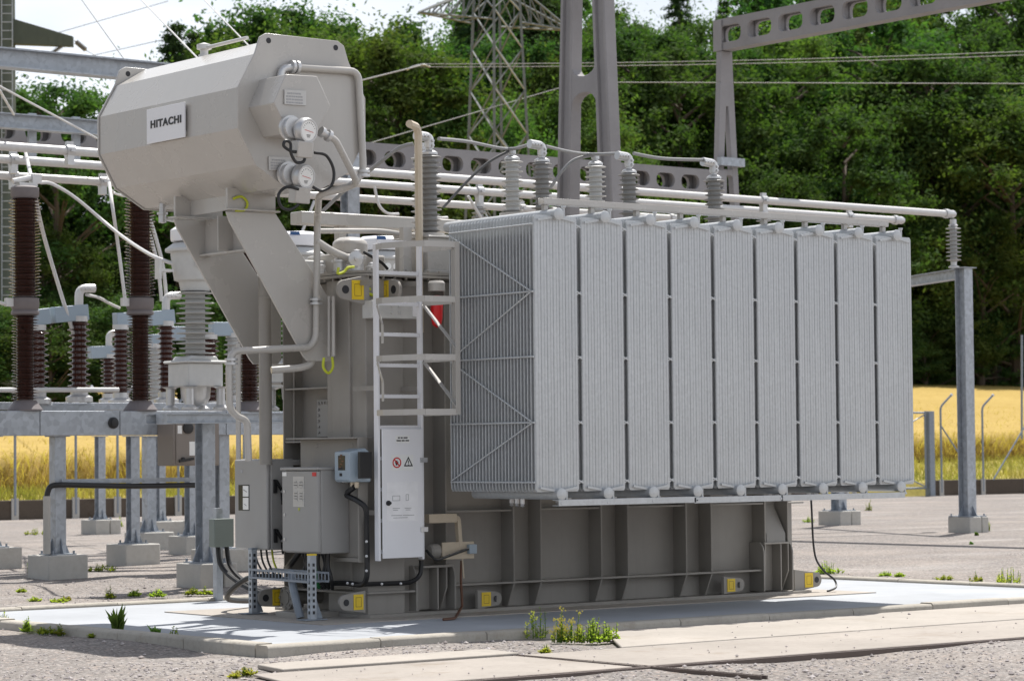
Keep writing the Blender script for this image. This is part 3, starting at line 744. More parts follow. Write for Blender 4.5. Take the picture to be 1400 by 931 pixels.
# ---- cabinets on the left end
mb = MB(); mb.box((-.105, -.10, .565), (-.09, .86, 1.575)); mb.box((-.17, -.115, .53), (-.07, -.10, 1.59)); mb.box((-.20, -.10, 1.575), (.0, .95, 1.59)); mb.box((-.14, -.10, .53), (-.09, .30, .565))
for (a, c) in ((.06, 1.52), (.60, 1.52), (.05, .60)): mb.cyl((-.108, a, c), (-.10, a, c), .018, n=8)
mb.build('mounting_plate', GW, T, bevel=.006)
def handle(u, v, z, parent, f=V((0, -1, 0))):
    mb = MB(); c = V((u, v, z)); s = V((1, 0, 0)) if abs(f.y) > .5 else V((0, -1, 0))
    mb.beam(c+f*.012+V((0,0,.06)), c+f*.012-V((0,0,.06)), .03, .02, f); mb.beam(c+f*.03+V((0,0,.05)), c+f*.035+s*.06-V((0,0,.05)), .022, .018, f); mb.beam(c+f*.02+s*.06-V((0,0,.04)), c+f*.02+s*.07-V((0,0,.16)), .016, .016, f)
    mb.build('handle', M['black'], parent)
    MB().lathe(c+f*.035+s*.05-V((0,0,.045)), f, [(.012, 0), (.012, .012), (0, .013)], 10).build('key_barrel', M['steel'], parent)
# front cabinet with vent panel
B0, B1, BV0, BV1, BZ0, BZ1 = -.42, -.105, .115, .68, .605, 1.325
mb = MB(); mb.box((B0+.03, BV0, BZ0), (B1, BV1, BZ1-.01)); mb.box((B0-.012, BV0-.012, BZ1-.012), (B1, BV1+.012, BZ1+.012)); cb = mb.build('control_cabinet', M['cab'], T, bevel=.008)
MB().box((B0, BV0+.006, BZ0+.012), (B0+.03, BV1-.006, BZ1-.02)).build('door', M['cab'], cb, bevel=.006)
mb = MB(); pv0, pv1 = .33, .50; mb.box((B0-.003, pv0, 1.0), (B0+.01, pv1, 1.26))
for k in range(10): mb.box((B0-.006, pv0+.01, 1.02+.023*k), (B0-.002, pv1-.01, 1.026+.023*k))
for k in (0, 1): mb.cyl((B0-.006, pv0+.045+.08*k, 1.19), (B0-.0035, pv0+.045+.08*k, 1.19), .03, n=16); mb.box((B0-.006, pv0+.02+.08*k, 1.05), (B0-.0035, pv0+.065+.08*k, 1.13))
mb.build('vent_panel', M['label'], cb)
MB().box((B0-.004, .60, 1.262), (B0-.001, .665, 1.295)).build('paper_tag', M['dial'], cb); MB().box((B0-.004, .145, 1.262), (B0-.001, .205, 1.295)).build('red_badge', M['redink'], cb)
mb = MB(); mb.prism([(B0-.002, .425, .99), (B0-.002, .395, .99), (B0-.002, .41, .962)], (-.002, 0, 0)); mb.build('warning_triangle', M['yg'], cb)
mb = MB()
for z in (.72, .93, 1.13): mb.lathe((B0, BV1-.045, z), (-1, 0, 0), [(.014, 0), (.014, .006), (0, .007)], 10)
mb.build('door_screw', M['steel'], cb)
# rear cabinet with inspection window
A0, A1, AV0, AV1, AZ0, AZ1 = -.36, -.08, 1.0, 1.54, .615, 1.41
mb = MB(); mb.box((A0+.035, AV0, AZ0), (A1, AV1, AZ1)); mb.box((A1-.02, AV0-.0, AZ1-.06), (.12, AV0+.3, AZ1-.01)); ca = mb.build('control_cabinet', M['cab'], T, bevel=.012)
MB().box((A0, AV0+.003, AZ0+.004), (A0+.034, AV1-.003, AZ1-.004)).build('door', M['cab'], ca, bevel=.012)
MB().box((A0-.003, 1.29, .955), (A0+.005, 1.47, 1.185)).build('window', M['glass'], ca, bevel=.003)
mb = MB(); mb.box((A0-.006, 1.30, .965), (A0-.003, 1.39, 1.07)); mb.box((A0-.006, 1.30, 1.08), (A0-.003, 1.39, 1.175)); mb.build('meter_face', M['dial'], ca)
mb = MB(); mb.beam((A0-.007, 1.38, 1.14), (A0-.007, 1.32, 1.12), .008, .002, V((1,0,0))); mb.beam((A0-.007, 1.37, 1.015), (A0-.007, 1.33, 1.0), .006, .002, V((1,0,0))); mb.box((A0-.003, 1.395, 1.29), (A0-.001, 1.43, 1.315)); mb.build('meter_marks', M['greyink'], ca)
for z in (1.17, .74): handle(A0+.075, AV0, z, ca)
# small valve drive box on the mounting plate
p = on_u(457, 618, -.30); q = on_u(483, 659, -.30)
mb = MB(); mb.prism([(-.105, p.y-.04, p.z-.01), (-.16, p.y-.04, p.z+.03), (-.30, p.y, p.z), (-.30, p.y, q.z+.02), (-.28, p.y, q.z), (-.105, p.y-.04, q.z)], (0, q.y-p.y+.06, 0)); mb.v = [(a, b, c) for a, b, c in mb.v]
dv = mb.build('drive_box', M['blue'], T, bevel=.008)
ym = p.y-.06; mb = MB(); mb.box((-.303, ym, q.z+.10), (-.299, ym-.10, p.z-.03)); mb.build('window', M['glass'], dv)
mb = MB()
for k in range(5): mb.box((-.3045, ym-.012-.018*(k % 3), q.z+.12+.025*k), (-.303, ym-.045-.018*(k % 3), q.z+.132+.025*k))
mb.build('display_marks', M['copper'], dv); MB().box((-.304, ym-.02, q.z+.05), (-.301, ym-.055, q.z+.075)).build('plug', M['black'], dv)
mb = MB(); mb.box((-.26, q.y-.045, q.z+.03), (-.14, q.y-.012, p.z)); mb.build('side_fins', M['black'], dv)
mb = MB()
for k in (0, 1): mb.lathe((-.23, q.y+.05+.06*k, q.z), (0, 0, -1), [(.02, 0), (.02, .03), (.015, .05)], 10)
mb.build('cable_gland', M['beige'], dv)
g = V((-.23, q.y+.08, q.z-.04))
def hose(pts, r=.022, name='cable', mt=None): return MB().tube(spline(pts, 6), r, 8).build(name, mt or M['black'], T)
hose([g, on_u(474, 676, -.21), on_u(488, 684, -.2), on_u(500, 695, -.16), on_u(501, 720, -.13), on_u(502, 770, -.12), on_u(501, 790, -.12), on_u(494, 799, -.12), on_u(475, 797, -.12), on_u(440, 797, -.12)], .024)
hose([on_u(494, 799, -.12), on_v(508, 798, -.06), on_v(540, 797, -.05), on_v(562, 795, -.05), on_v(574, 785, -.05), on_v(576, 766, -.05)], .020)
mb = MB()
for (x, y) in ((475, 797), (482, 798), (522, 798), (548, 797.5), (501, 760), (501, 780), (501, 740)):
    c = on_u(x, y, -.15) if x < 505 else on_v(x, y, -.075); mb.lathe(c, V((-.5, -.8, 0)), [(.012, 0), (.012, .006), (0, .01)], 8)
mb.build('cable_clip', M['steel'], T)
# black cable bunch under the cabinets
for k in range(9):
    y = .22+.05*k; hose([(-.25, y, .61), (-.25+.02*(k % 3), y+.01, .50), (-.24, y+.03*((k % 3)-1), .38), (-.2, y+.02, .30)], .016, 'cable', M['black'] if k != 4 else M['green'])
for k in range(4): hose([(-.22, 1.15+.09*k, .62), (-.23, 1.1+.09*k, .5), (-.25, .95+.08*k, .36)], .009, 'cable', M['black'] if k else M['yg'])
hose([(-.2, .72, .62), (-.18, .9, .50), (-.1, 1.1, .44)], .03)

# ---- ladder on the long side with guard door and cage
LV, L0, L1 = -.28, -.075, .38
mb = MB()
lad = bpy.data.objects.new('ladder', None); COL.objects.link(lad); lad.parent = T
for u in (L0, L1-.0):
    MB().box((u-.012, LV-.01, .545), (u+.012, LV+.05, 3.22)).build('side_rail', M['alu'] if False else M['white'], lad, bevel=.004)
for k in range(11):
    z = .62+.262*k; mb = MB(); mb.box((L0+.016, LV+.008, z-.014), (L1-.016, LV+.036, z+.014))
    for j in range(12): mb.box((L0+.04+.033*j, LV+.006, z+.010), (L0+.052+.033*j, LV+.037, z+.017))
    mb.build('rung', M['white'], lad)
d0, d1 = L0+.022, L1-.012
pc0 = (d0+d1)/2; door = MB().box((d0, LV-.025, .565), (d1, LV-.011, 1.655)).build('guard_door', M['white'], lad, bevel=.004)
for z in (.80, 1.39): MB().box((d1-.03, LV-.034, z-.02), (d1+.045, LV-.026, z+.02)).build('hinge', M['steel'], lad)
mb = MB(); mb.lathe((d0+.055, LV-.026, 1.03), (0, -1, 0), [(.022, 0), (.022, .012), (.012, .014), (.012, .035), (0, .036)], 12); mb.build('door_lock', M['ink'], lad)
MB().box((pc0-.075, LV-.0275, 1.535), (pc0+.075, LV-.0255, 1.60)).build('label_strip', M['dial'], lad)
mb = MB()
for k, (a, b) in enumerate(((-.05, -.03), (-.022, .0), (.008, .05), (-.065, -.02), (-.012, .02), (.028, .066))): mb.beam((pc0+a, LV-.0283, 1.58-.024*(k > 2)), (pc0+b, LV-.0283, 1.58-.024*(k > 2)), .011, .001, V((0, 1, 0)))
mb.build('lettering', M['ink'], lad)
# pictogram plate: prohibition disc and warning triangle
pc = (d0+d1)/2-.005; zp = 1.37
MB().box((pc-.115, LV-.0275, zp-.065), (pc+.115, LV-.0255, zp+.065)).build('pictogram_plate', M['label'] if False else M['dial'], lad)
mb = MB()
def ring(mb, c, r0, r1, n=24):
    vs = [(c[0]+r*math.cos(2*math.pi*k/n), c[1], c[2]+r*math.sin(2*math.pi*k/n)) for r in (r0, r1) for k in range(n)]
    mb.add(vs, [(k, (k+1) % n, n+(k+1) % n, n+k) for k in range(n)])
c = (pc-.058, LV-.0285, zp); ring(mb, c, .034, .046); mb.beam((c[0]-.026, c[1], c[2]+.026), (c[0]+.026, c[1], c[2]-.026), .011, .001, V((0, 1, 0))); mb.build('prohibition_sign', M['redink'], lad)
mb = MB(); mb.box((c[0]-.012, c[1]+.0006, c[2]-.022), (c[0]+.006, c[1]+.0002, c[2]+.018)); mb.box((c[0]-.02, c[1]+.0006, c[2]-.004), (c[0]+.016, c[1]+.0002, c[2]+.006))
c2 = (pc+.062, LV-.0285, zp-.004); tri = [V((c2[0]+r*math.sin(a), c2[1], c2[2]+r*math.cos(a))) for r in (.056, .036) for a in (0, 2.094, -2.094)]
mb.add(tri, [(0, 1, 4, 3), (1, 2, 5, 4), (2, 0, 3, 5)]); mb.box((c2[0]-.004, c2[1], c2[2]-.006), (c2[0]+.004, c2[1]+.0006, c2[2]+.022)); mb.box((c2[0]-.004, c2[1], c2[2]-.018), (c2[0]+.004, c2[1]+.0006, c2[2]-.011)); mb.build('warning_sign', M['ink'], lad)
# instruction sheet
MB().box((pc-.165, LV-.027, .875), (pc+.16, LV-.0255, 1.205)).build('instruction_sheet', flat('glossy_paper', (.84,.84,.85), .25), lad)
mb = MB(); yv = LV-.0282
for (x0, z0, x1, z1) in ((-.105, 1.05, -.03, 1.09), (.035, 1.05, .06, 1.10)):
    for a, b in (((x0, z0), (x1, z0)), ((x1, z0), (x1, z1)), ((x1, z1), (x0, z1)), ((x0, z1), (x0, z0))): mb.beam((pc+a[0], yv, a[1]), (pc+b[0], yv, b[1]), .004, .001, V((0, 1, 0)))
for (x0, x1, z) in ((-.105, -.03, .985), (.02, .09, .985), (-.10, -.05, .97), (.03, .08, .97), (-.12, -.01, .925), (.0, .12, .925), (-.1, .05, .905)): mb.beam((pc+x0, yv, z), (pc+x1, yv, z), .005, .001, V((0, 1, 0)))
mb.build('sheet_drawing', M['greyink'], lad)
# safety cage
hoop = [(L0-.02, LV-.012), (L0-.05, LV-.14), (L0+.0, LV-.36), (L0+.09, LV-.55), (L1-.06, LV-.60), (L1+.035, LV-.42), (L1+.05, LV-.2), (L1+.02, LV-.012)]
for z in (3.19, 2.73, 2.245, 1.79):
    mb = MB()
    for a, b in zip(hoop, hoop[1:]): mb.beam((a[0], a[1], z), (b[0], b[1], z), .006, .05)
    mb.build('cage_hoop', M['cons'], lad)
for i in (4, 5):
    a = hoop[i]; mb = MB(); mb.box((a[0]-.022, a[1]-.004, 1.765), (a[0]+.022, a[1]+.004, 3.215)); mb.build('cage_strap', M['cons'], lad)
for z in (2.73, 2.245): mb = MB(); mb.beam((hoop[7][0], hoop[7][1], z-.02), (hoop[4][0]+.02, hoop[4][1]+.02, z-.42), .005, .04, V((1, 0, 0))).build('cage_brace', M['cons'], lad); mb = MB(); mb.beam((L0-.02, LV-.02, z-.03), (L0-.05, LV-.14, z-.2), .005, .03); mb.beam((L0-.05, LV-.14, z-.2), (L0-.05, LV-.14, z-.36), .005, .03); mb.build('cage_brace', M['cons'], lad)
for z in (.95, 2.0, 2.9):
    for u in (L0, L1): MB().box((u-.01, LV+.05, z-.02), (u+.01, .08, z+.02)).build('standoff', GW, lad)
# pressure pot, red cylinder, pipe stack beside the ladder
mb = MB(); c = on_v(532, 424, -.06); mb.box((c.x-.24, -.15, c.z-.075), (c.x+.24, .0, c.z+.075))
for s in (-1, 1):
    for t in (-1, 1): mb.lathe((c.x+.04*s, -.15, c.z+.03*t), (0, -1, 0), [(.014, 0), (.014, .01), (0, .012)], 8)
mb.build('relief_valve_box', M['lpoly'], T, bevel=.02)
mb = MB(); mb.box((c.x-.235, -.158, c.z-.055), (c.x-.18, -.151, c.z+.055)); mb.box((c.x+.18, -.158, c.z-.055), (c.x+.235, -.151, c.z+.055)); mb.build('valve_bracket', M['white'], T)
c = on_v(597, 425, -.12); mb = MB(); mb.lathe((c.x, c.y, c.z-.15), (0, 0, 1), [(0, 0), (.04, .03), (.052, .09), (.055, .25), (.04, .28), (0, .285)], 18); mb.build('red_cylinder', M['red'], T)
mb = MB(); mb.lathe((c.x, c.y, c.z+.17), (0, 0, 1), [(.075, 0), (.075, .07), (.06, .09), (0, .095)], 14); mb.build('valve_cap', M['cons'], T)
p = on_v(573, 330, .12); mb = MB(); mb.tube(bend([(p.x, .12, 2.5), (p.x, .12, 4.24), (p.x-.03, .10, 4.30), (p.x-.17, .02, 4.31)], .09, 6), .035, 8); mb.build('breather_pipe', M['beige'], T)
MB().box((p.x-.14, .16, 3.02), (p.x-.05, .22, 3.42)).build('pipe_cover', M['cons'], T)
# level-with-lid clutter: valves, oil pipes, cable duct
pipe([(.62, 1.75, 3.66), (4.9, 1.75, 3.66)], .03)
mb = MB(); mb.box((.45, 1.66, 3.56), (5.4, 1.84, 3.675)); mb.build('cable_duct', M['cons'], T, bevel=.008)
for u in (.9, 2.6, 4.6): MB().box((u, 1.70, 3.0), (u+.08, 1.78, 3.56)).build('duct_support', M['cons'], T)
pipe([on_v(436, 316, .45), on_v(520, 316, .45), on_v(552, 321, .45), on_v(612, 325, .55)], .024)
pipe([on_v(432, 330, .40), on_v(455, 345, .38), on_v(480, 355, .35), (.05, .35, 3.12)], .035)
pipe([on_v(545, 318, .6), on_v(562, 366, .6)], .06)
mb = MB()
for (u, v, r_, h) in ((.02, .42, .05, .16), (.12, .3, .06, .20), (.22, .5, .045, .13), (.32, .36, .05, .10), (-.0, .7, .04, .12)):
    MB().lathe((u, v, 3.01), (0, 0, 1), [(r_*1.3, 0), (r_*1.3, .025), (r_, .03), (r_, h*.6), (r_*1.35, h*.62), (r_*1.35, h*.75), (r_*.6, h*.8), (r_*.6, h), (0, h+.01)], 14).build('lid_valve', M['steel'], T)
mb.lathe((.10, .32, 3.13), (-.4, -.9, 0), [(.03, -.12), (.03, .08), (.065, .08), (.065, .11), (.02, .12), (.02, .16), (0, .165)], 14)
mb.build('lid_valve', M['steel'], T)
mb = MB(); mb.box((-.05, .9, 3.03), (.35, 1.15, 3.16)); mb.build('junction_box', M['lpoly'], T, bevel=.015)
p = on_v(470, 365, .15); mb = MB(); mb.tube(spline([on_v(x, y, .1) for x, y in ((463, 366), (462, 374), (470, 372), (476, 366), (484, 365))]), .012, 8); mb.build('earth_strap', M['yg'], T)
mb = MB(); mb.tube(spline([on_v(x, y, .0) for x, y in ((514, 405), (505, 402), (500, 398), (506, 395))]), .014, 8); mb.build('earth_strap', M['yg'], T)
hose([on_v(497, 345, .6), on_v(520, 358, .6), on_v(530, 368, .6)], .014)
mb = MB(); mb.box((.2, .75, 3.02), (.75, 1.2, 3.22)); mb.lathe((.5, .95, 3.22), (0, 0, 1), [(.16, 0), (.16, .12), (.1, .16), (0, .17)], 16); mb.build('tap_changer_head', M['cons'], T, bevel=.02)
MB().cyl((.35, .75, 3.16), (.35, .55, 3.16), .05, n=14).build('gear_housing', M['cons'], T)
# ---- bushings
def sheds(r0, r1, r2, h, n):
    pr = [(r0, 0)]; s = h/n
    for k in range(n):
        rr_ = r1 if k % 2 == 0 else r2; z = s*k
        pr += [(r0, z+s*.30), (rr_*.97, z+s*.50), (rr_, z+s*.56), (rr_*.97, z+s*.62), (r0+.004, z+s*.82)]
    return pr+[(r0, h)]
def bushing(u, v, z0, z1, mt, parent=T, elbow=True, turret=.0, name='bushing', r=.085):
    b = bpy.data.objects.new(name, None); COL.objects.link(b); b.parent = parent
    mb = MB(); zz = z0
    mb.lathe((u, v, z0-.30), (0, 0, 1), [(.14, 0), (.14, .06), (.10, .07), (.10, .26), (.13, .27), (.13, .30)], 18); mb.build('flange', M['cons'], b)
    n = max(8, int((z1-z0)/.046)); mb = MB(); mb.lathe((u, v, z0), (0, 0, 1), sheds(r*.72, r*1.28, r*1.12, z1-z0, n), 22); mb.build('insulator', mt, b)
    mb = MB(); mb.lathe((u, v, z1), (0, 0, 1), [(.075, 0), (.075, .02), (.045, .04), (.028, .04), (.028, .06), (.04, .06), (.04, .09), (.022, .09), (.022, .125), (0, .125)], 16)
    if elbow:
        c = V((u, v, z1+.07)); mb.tube(bend([c, c+V((0, 0, .085)), c+V((-.15, 0, .095))], .08, 5), [.043]*8, 12)
        for q in range(4): mb.lathe(c+V((-.04-.035*q, -.043, .09)), (0, -1, 0), [(.013, 0), (.013, .02), (0, .022)], 8)
        for q in range(2): mb.lathe(c+V((0, -.043, .01+.04*q)), (0, -1, 0), [(.013, 0), (.013, .02), (0, .022)], 8)
    mb.build('terminal', M['steel'], b); return b
for (x, yt, yb) in ((741, 222, 300), (860, 237, 300), (976, 245, 300)):
    p = on_v(x, yt, .9); bushing(p.x, .9, 3.45, p.z, M['dpoly'])
p = on_v(587, 212, .3); bushing(p.x, .3, 3.39, p.z, M['dpoly'], r=.085)
mb = MB(); a = on_v(560, 330, .3).x; mb.box((a+.04, .08, 3.02), (a+.50, .58, 3.335)); mb.box((a+.02, .06, 3.335), (a+.52, .60, 3.352)); mb.box((a, .04, 3.018), (a+.54, .62, 3.045)); mb.build('turret_box', M['cons'], T, bevel=.006)
for (x, yt) in ((700, 219), (814, 226)):
    p = on_v(x, yt, 1.7); b = bushing(p.x, 1.7, 3.78, p.z, M['lpoly'], elbow=False, name='surge_arrester')
p = on_v(577, 214, 1.1); bushing(p.x, 1.1, 3.45, p.z, M['lpoly'], elbow=False, name='surge_arrester')
def lead(px, mt, r=.017):
    pts = [on_v(x, y, v) for x, y, v in px]; return MB().tube(spline(pts, 6), r, 8).build('lead', mt, T)
lead(((600, 190, .3), (640, 194, .8), (694, 204, 1.7), (726, 197, .9)), M['wire'])
lead(((746, 200, .9), (780, 208, 1.4), (806, 211, 1.7), (846, 210, .9)), M['wire'])
lead(((866, 210, .9), (905, 217, .9), (960, 219, .9)), M['wire'])
lead(((697, 206, 1.7), (668, 222, 1.75), (640, 247, 1.8), (606, 284, 1.9)), M['dwire'], .014)
lead(((811, 212, 1.7), (785, 219, 1.75), (768, 235, 1.8), (752, 258, 1.9)), M['wire'], .017)
lead(((565, 197, .9), (545, 203, 1.0), (515, 226, 1.2), (470, 262, 1.6), (440, 290, 1.8)), M['wire'], .018)
# far right end: cable down to the pad
hose([(5.40, .12, 1.25), (5.40, .10, .9), (5.41, .08, .45), (5.47, .04, .28), (5.56, -.04, .17), (5.52, -.10, .10), (5.40, -.14, .075), (5.36, -.14, .07)], .010)
mb = MB(); mb.cyl((5.30, .9, .1), (5.30, .9, 1.3), .03); mb.cyl((5.20, .9, .45), (5.7, .9, .45), .018); mb.build('support_tube', M['galv'], T)
# bracket, sensor box and earth strap right of the guard door
mb = MB(); p = on_v(586, 703, -.16); q = on_v(624, 714, -.16); mb.box((p.x, -.17, q.z), (q.x-.0, -.05, p.z))
mb.tube(bend([(q.x-.02, -.11, (p.z+q.z)/2), (q.x+.05, -.11, (p.z+q.z)/2), (q.x+.07, -.11, (p.z+q.z)/2-.25)], .08, 5), .03, 4)
a = on_v(586, 742, -.12); b = on_v(650, 763, -.12); mb.box((a.x+.14, -.13, b.z), (b.x-.02, -.11, a.z)); mb.build('sensor_bracket', M['beige'], T, bevel=.004)
mb = MB(); mb.lathe((a.x+.03, -.08, (a.z+b.z)/2), (1, 0, 0), [(.05, 0), (.065, .02), (.065, .09), (.04, .1), (.04, .13), (.0, .14)], 14); mb.build('valve', GW, T)
a2 = on_v(641, 744, -.16); b2 = on_v(651.5, 756.5, -.16); MB().box((a2.x, -.17, b2.z), (b2.x, -.131, a2.z)).build('sensor_box', M['blue'], T, bevel=.006)
hose([on_v(583, 752, -.14), on_v(590, 760, -.2), on_v(598, 765, -.22), (on_v(615, 759, -.2)), on_v(640, 750, -.17)], .012)
mb = MB(); pts = [on_v(631, 766, -.1), on_v(630, 792, -.1), on_v(631, 808, -.1), on_v(632, 828, -.1), on_z(622, 845, .058), on_z(606, 846.5, .058)]
mb.tube(bend(pts, .05), .012, 6); mb.build('earth_strap', M['copper'], T)
MB().tube(bend([on_v(632, 762, -.12), on_v(634, 790, -.11)], .03), .008, 6).build('earth_clip', M['beige'], T)
# bottom drain flange on the end wall
mb = MB(); c = on_u(391, 817, -.16); mb.lathe(c, (-1, 0, 0), [(.105, -.05), (.105, .0), (.06, .004), (.06, .012), (0, .013)], 24)
for k in range(8):
    t = 2*math.pi*k/8; s = V((0, 1, 0)); mb.lathe(c+s*.085*math.cos(t)+V((0, 0, .085*math.sin(t))), (-1, 0, 0), [(.012, 0), (.012, .014), (0, .016)], 8)
mb.cyl(c+V((.04, 0, 0)), c+V((.4, 0, 0)), .06); mb.build('drain_flange', GW, T)
mb = MB(); mb.box((-.45, .35, .045), (-.05, .75, .10)); mb.build('foot_block', GW, T, bevel=.006)

# ---- cable rack standing on the pad in front of the transformer end
K = thing('cable_rack', 'galvanised cable tray on two perforated legs under the grey control cabinets', 'cable rack', (-.45, .6, .058))
def strut(u, v, zt, capm):
    g = bpy.data.objects.new('leg', None); COL.objects.link(g); g.parent = K
    mb = MB(); w_ = .055; t = .004
    mb.box((u-w_/2, v-w_/2, .064), (u-w_/2+t, v+w_/2, zt)); mb.box((u-w_/2+t, v-w_/2, .064), (u+w_/2, v-w_/2+t, zt)); mb.box((u-w_/2+t, v+w_/2-t, .064), (u+w_/2, v+w_/2, zt))
    mb.build('post', M['galv'], g)
    mb = MB(); z = .12
    while z < zt-.03:
        mb.box((u-.011, v-w_/2-.0015, z-.013), (u+.011, v-w_/2+.001, z+.013)); mb.box((u-w_/2-.0015, v-.011, z-.013), (u-w_/2+.001, v+.011, z+.013)); z += .05
    mb.build('slot', M['ink'], g)
    mb = MB(); mb.box((u-.11, v-.07, .058), (u+.11, v+.07, .066)); mb.prism([(u+.03, v-.004, .066), (u+.105, v-.004, .07), (u+.03, v-.004, .26)], (0, .008, 0)); mb.build('foot_plate', M['galvd'], g)
    MB().box((u-.03, v-.03, zt-.002), (u+.03, v+.03, zt+.012)).build('end_cap', capm, g)
strut(-.53, .06, .60, M['yellow']); strut(-.40, 1.18, .62, M['galvd'])
mb = MB(); z0, z1 = .375, .445
A, Bq = V((-.53, .06, 0)), V((-.40, 1.18, 0)); dd = (Bq-A); nrm = V((1, 0, 0))
for s in (-.03, .17):
    for z in (z0, z1): mb.beam(A+nrm*s+V((0,0,z)), Bq+nrm*s+V((0,0,z)), .006, .018)
    for k in range(19): q = A+dd*(k/18)+nrm*s; mb.beam(q+V((0,0,z0)), q+V((0,0,z1)), .008, .008)
for k in range(15): q = A+dd*(k/14); mb.beam(q-nrm*.03+V((0,0,z0)), q+nrm*.17+V((0,0,z0)), .02, .006)
mb.build('tray', M['galvd'], K)
MB().tube(spline([V((-.42, .52, .44)), V((-.45, .48, .36)), V((-.47, .40, .22)), V((-.46, .34, .06))]), .036, 10).build('hose', M['galvd'], K)
# ------------------------------------------------------------------ switchyard behind the transformer
def steel_support(x, yft, ytop, wd, label, sec='box', fs=.34, fz=.27, cap=True, group='galvanised steel supports on concrete footings', cut=False):
    fs *= .74; p = on_z(x, yft, fz); D = (V((p.x, p.y, 0))-CAM).dot(HF); zt = at(x, ytop, D).z
    t = thing('steel_support', label, 'post', (p.x, p.y, 0), group)
    mb = MB()
    if cut:
        mb.box((p.x-fs*.9, p.y-fs, -.1), (p.x-fs*.9+.30, p.y+fs, fz)); mb.box((p.x-fs*.9+.315, p.y-fs, -.1), (p.x+fs, p.y+fs, fz))
    else: mb.box((p.x-fs, p.y-fs, -.1), (p.x+fs, p.y+fs, fz))
    mb.build('footing', M['foot'], t, bevel=.015)
    mb = MB(); h = wd/2
    if sec == 'box': mb.box((p.x-h, p.y-h, fz), (p.x+h, p.y+h, zt))
    else: mb.ibeam((p.x, p.y, fz), (p.x, p.y, zt), wd, wd*1.05, wd*.07, V((0, 1, 0)))
    mb.build('post', M['galv'], t, bevel=.005)
    mb = MB(); b = wd*1.1; mb.box((p.x-b, p.y-b, fz), (p.x+b, p.y+b, fz+.015))
    for sx, sy in ((1, 0), (-1, 0), (0, 1), (0, -1)):
        mb.prism([(p.x+sx*h-sy*.006, p.y+sy*h-sx*.006, fz+.015), (p.x+sx*b*.95-sy*.006, p.y+sy*b*.95-sx*.006, fz+.015), (p.x+sx*h-sy*.006, p.y+sy*h-sx*.006, fz+.20)], (sy*.012, sx*.012, 0))
    for sx in (-1, 1):
        for sy in (-1, 1): mb.cyl((p.x+sx*b*.85, p.y+sy*b*.85, fz), (p.x+sx*b*.85, p.y+sy*b*.85, fz+.05), .014, n=8)
    mb.build('base_plate', M['galvd'], t)
    if cap: MB().box((p.x-h*1.5, p.y-h*1.5, zt), (p.x+h*1.5, p.y+h*1.5, zt+.014)).build('head_plate', M['galv'], t)
    return p
P1 = steel_support(79, 758, 597, .15, 'nearest square galvanised post under the breaker beam, with a vertical conduit on its left side', fs=.36)
steel_support(182, 743, 597, .135, 'galvanised post on a block just right of the nearest breaker post', 'I', fs=.36)
steel_support(204, 727, 597, .165, 'thick galvanised post just left of the brown cabinet', 'box', fs=.38)
steel_support(137, 710, 597, .15, 'slim galvanised post between the two breaker insulators, far back near the wall', 'I', fs=.38, cut=True)
steel_support(220, 712, 597, .13, 'far galvanised post standing under the brown cabinet', 'I', fs=.42)
P6 = steel_support(281, 769, 566, .16, 'galvanised post of the current transformer, on a split concrete block', 'I', fs=.34, cut=True)
steel_support(262, 732, 597, .15, 'galvanised post half hidden behind the current transformer post', 'I', fs=.34)
steel_support(303, 750, 590, .15, 'galvanised post left of the rear control cabinet', 'I', fs=.38)
steel_support(271, 711, 640, .14, 'lowest and farthest galvanised post behind the current transformer', 'I', fs=.36)
steel_support(-14, 748, 597, .17, 'galvanised post at the left edge of the yard, mostly its block visible', 'box', fs=.42)
R1 = steel_support(1323, 706, 367, .21, 'tall galvanised post at the right, carrying the end of the longest busbar', 'I', fs=.34, cut=True)
R2 = steel_support(1147, 698, 372, .21, 'tall galvanised post mostly hidden behind the right end of the radiators', 'I', fs=.40, cut=True)
zt = on_v(1323, 372, R1.y).z
tag(MB().ibeam((R1.x, R1.y+.12, zt-.03), (R2.x, R2.y-.12, zt-.03), .16, .18, .014).build('cross_beam', M['galv']), 'galvanised cross beam joining the tops of the two tall posts at the right', 'beam')

# ---- porcelain circuit breaker on its beam
def lathe_part(name, prof, c, mt, parent, n=22): return MB().lathe(c, (0, 0, 1), prof, n).build(name, mt, parent)
BV = P1.y
CB = thing('circuit_breaker', 'three pole circuit breaker with tall dark brown insulator columns on a galvanised box beam', 'circuit breaker', (P1.x, BV, 1.7))
bx0 = on_v(-60, 570, BV).x; bx1 = on_v(420, 570, BV).x; zb0 = on_v(79, 597, BV).z+.014; zb1 = on_v(79, 562, BV).z
mb = MB(); mb.box((bx0, BV-.16, zb0), (bx1, BV+.16, zb1))
bm = mb.build('beam', M['galv'], CB, bevel=.006)
for x in (46, 155, 300): q = on_v(x, 580, BV); MB().box((q.x-.004, BV-.162, zb0), (q.x+.004, BV-.158, zb1)).build('seam', M['ink'], bm)
q = on_v(155, 578, BV-.17); mb = MB(); mb.lathe((q.x, BV-.16, q.z), (0, -1, 0), [(.07, 0), (.07, .02), (.05, .03), (.05, .05), (.02, .055), (0, .055)], 18); mb.build('knob', M['black'], bm)
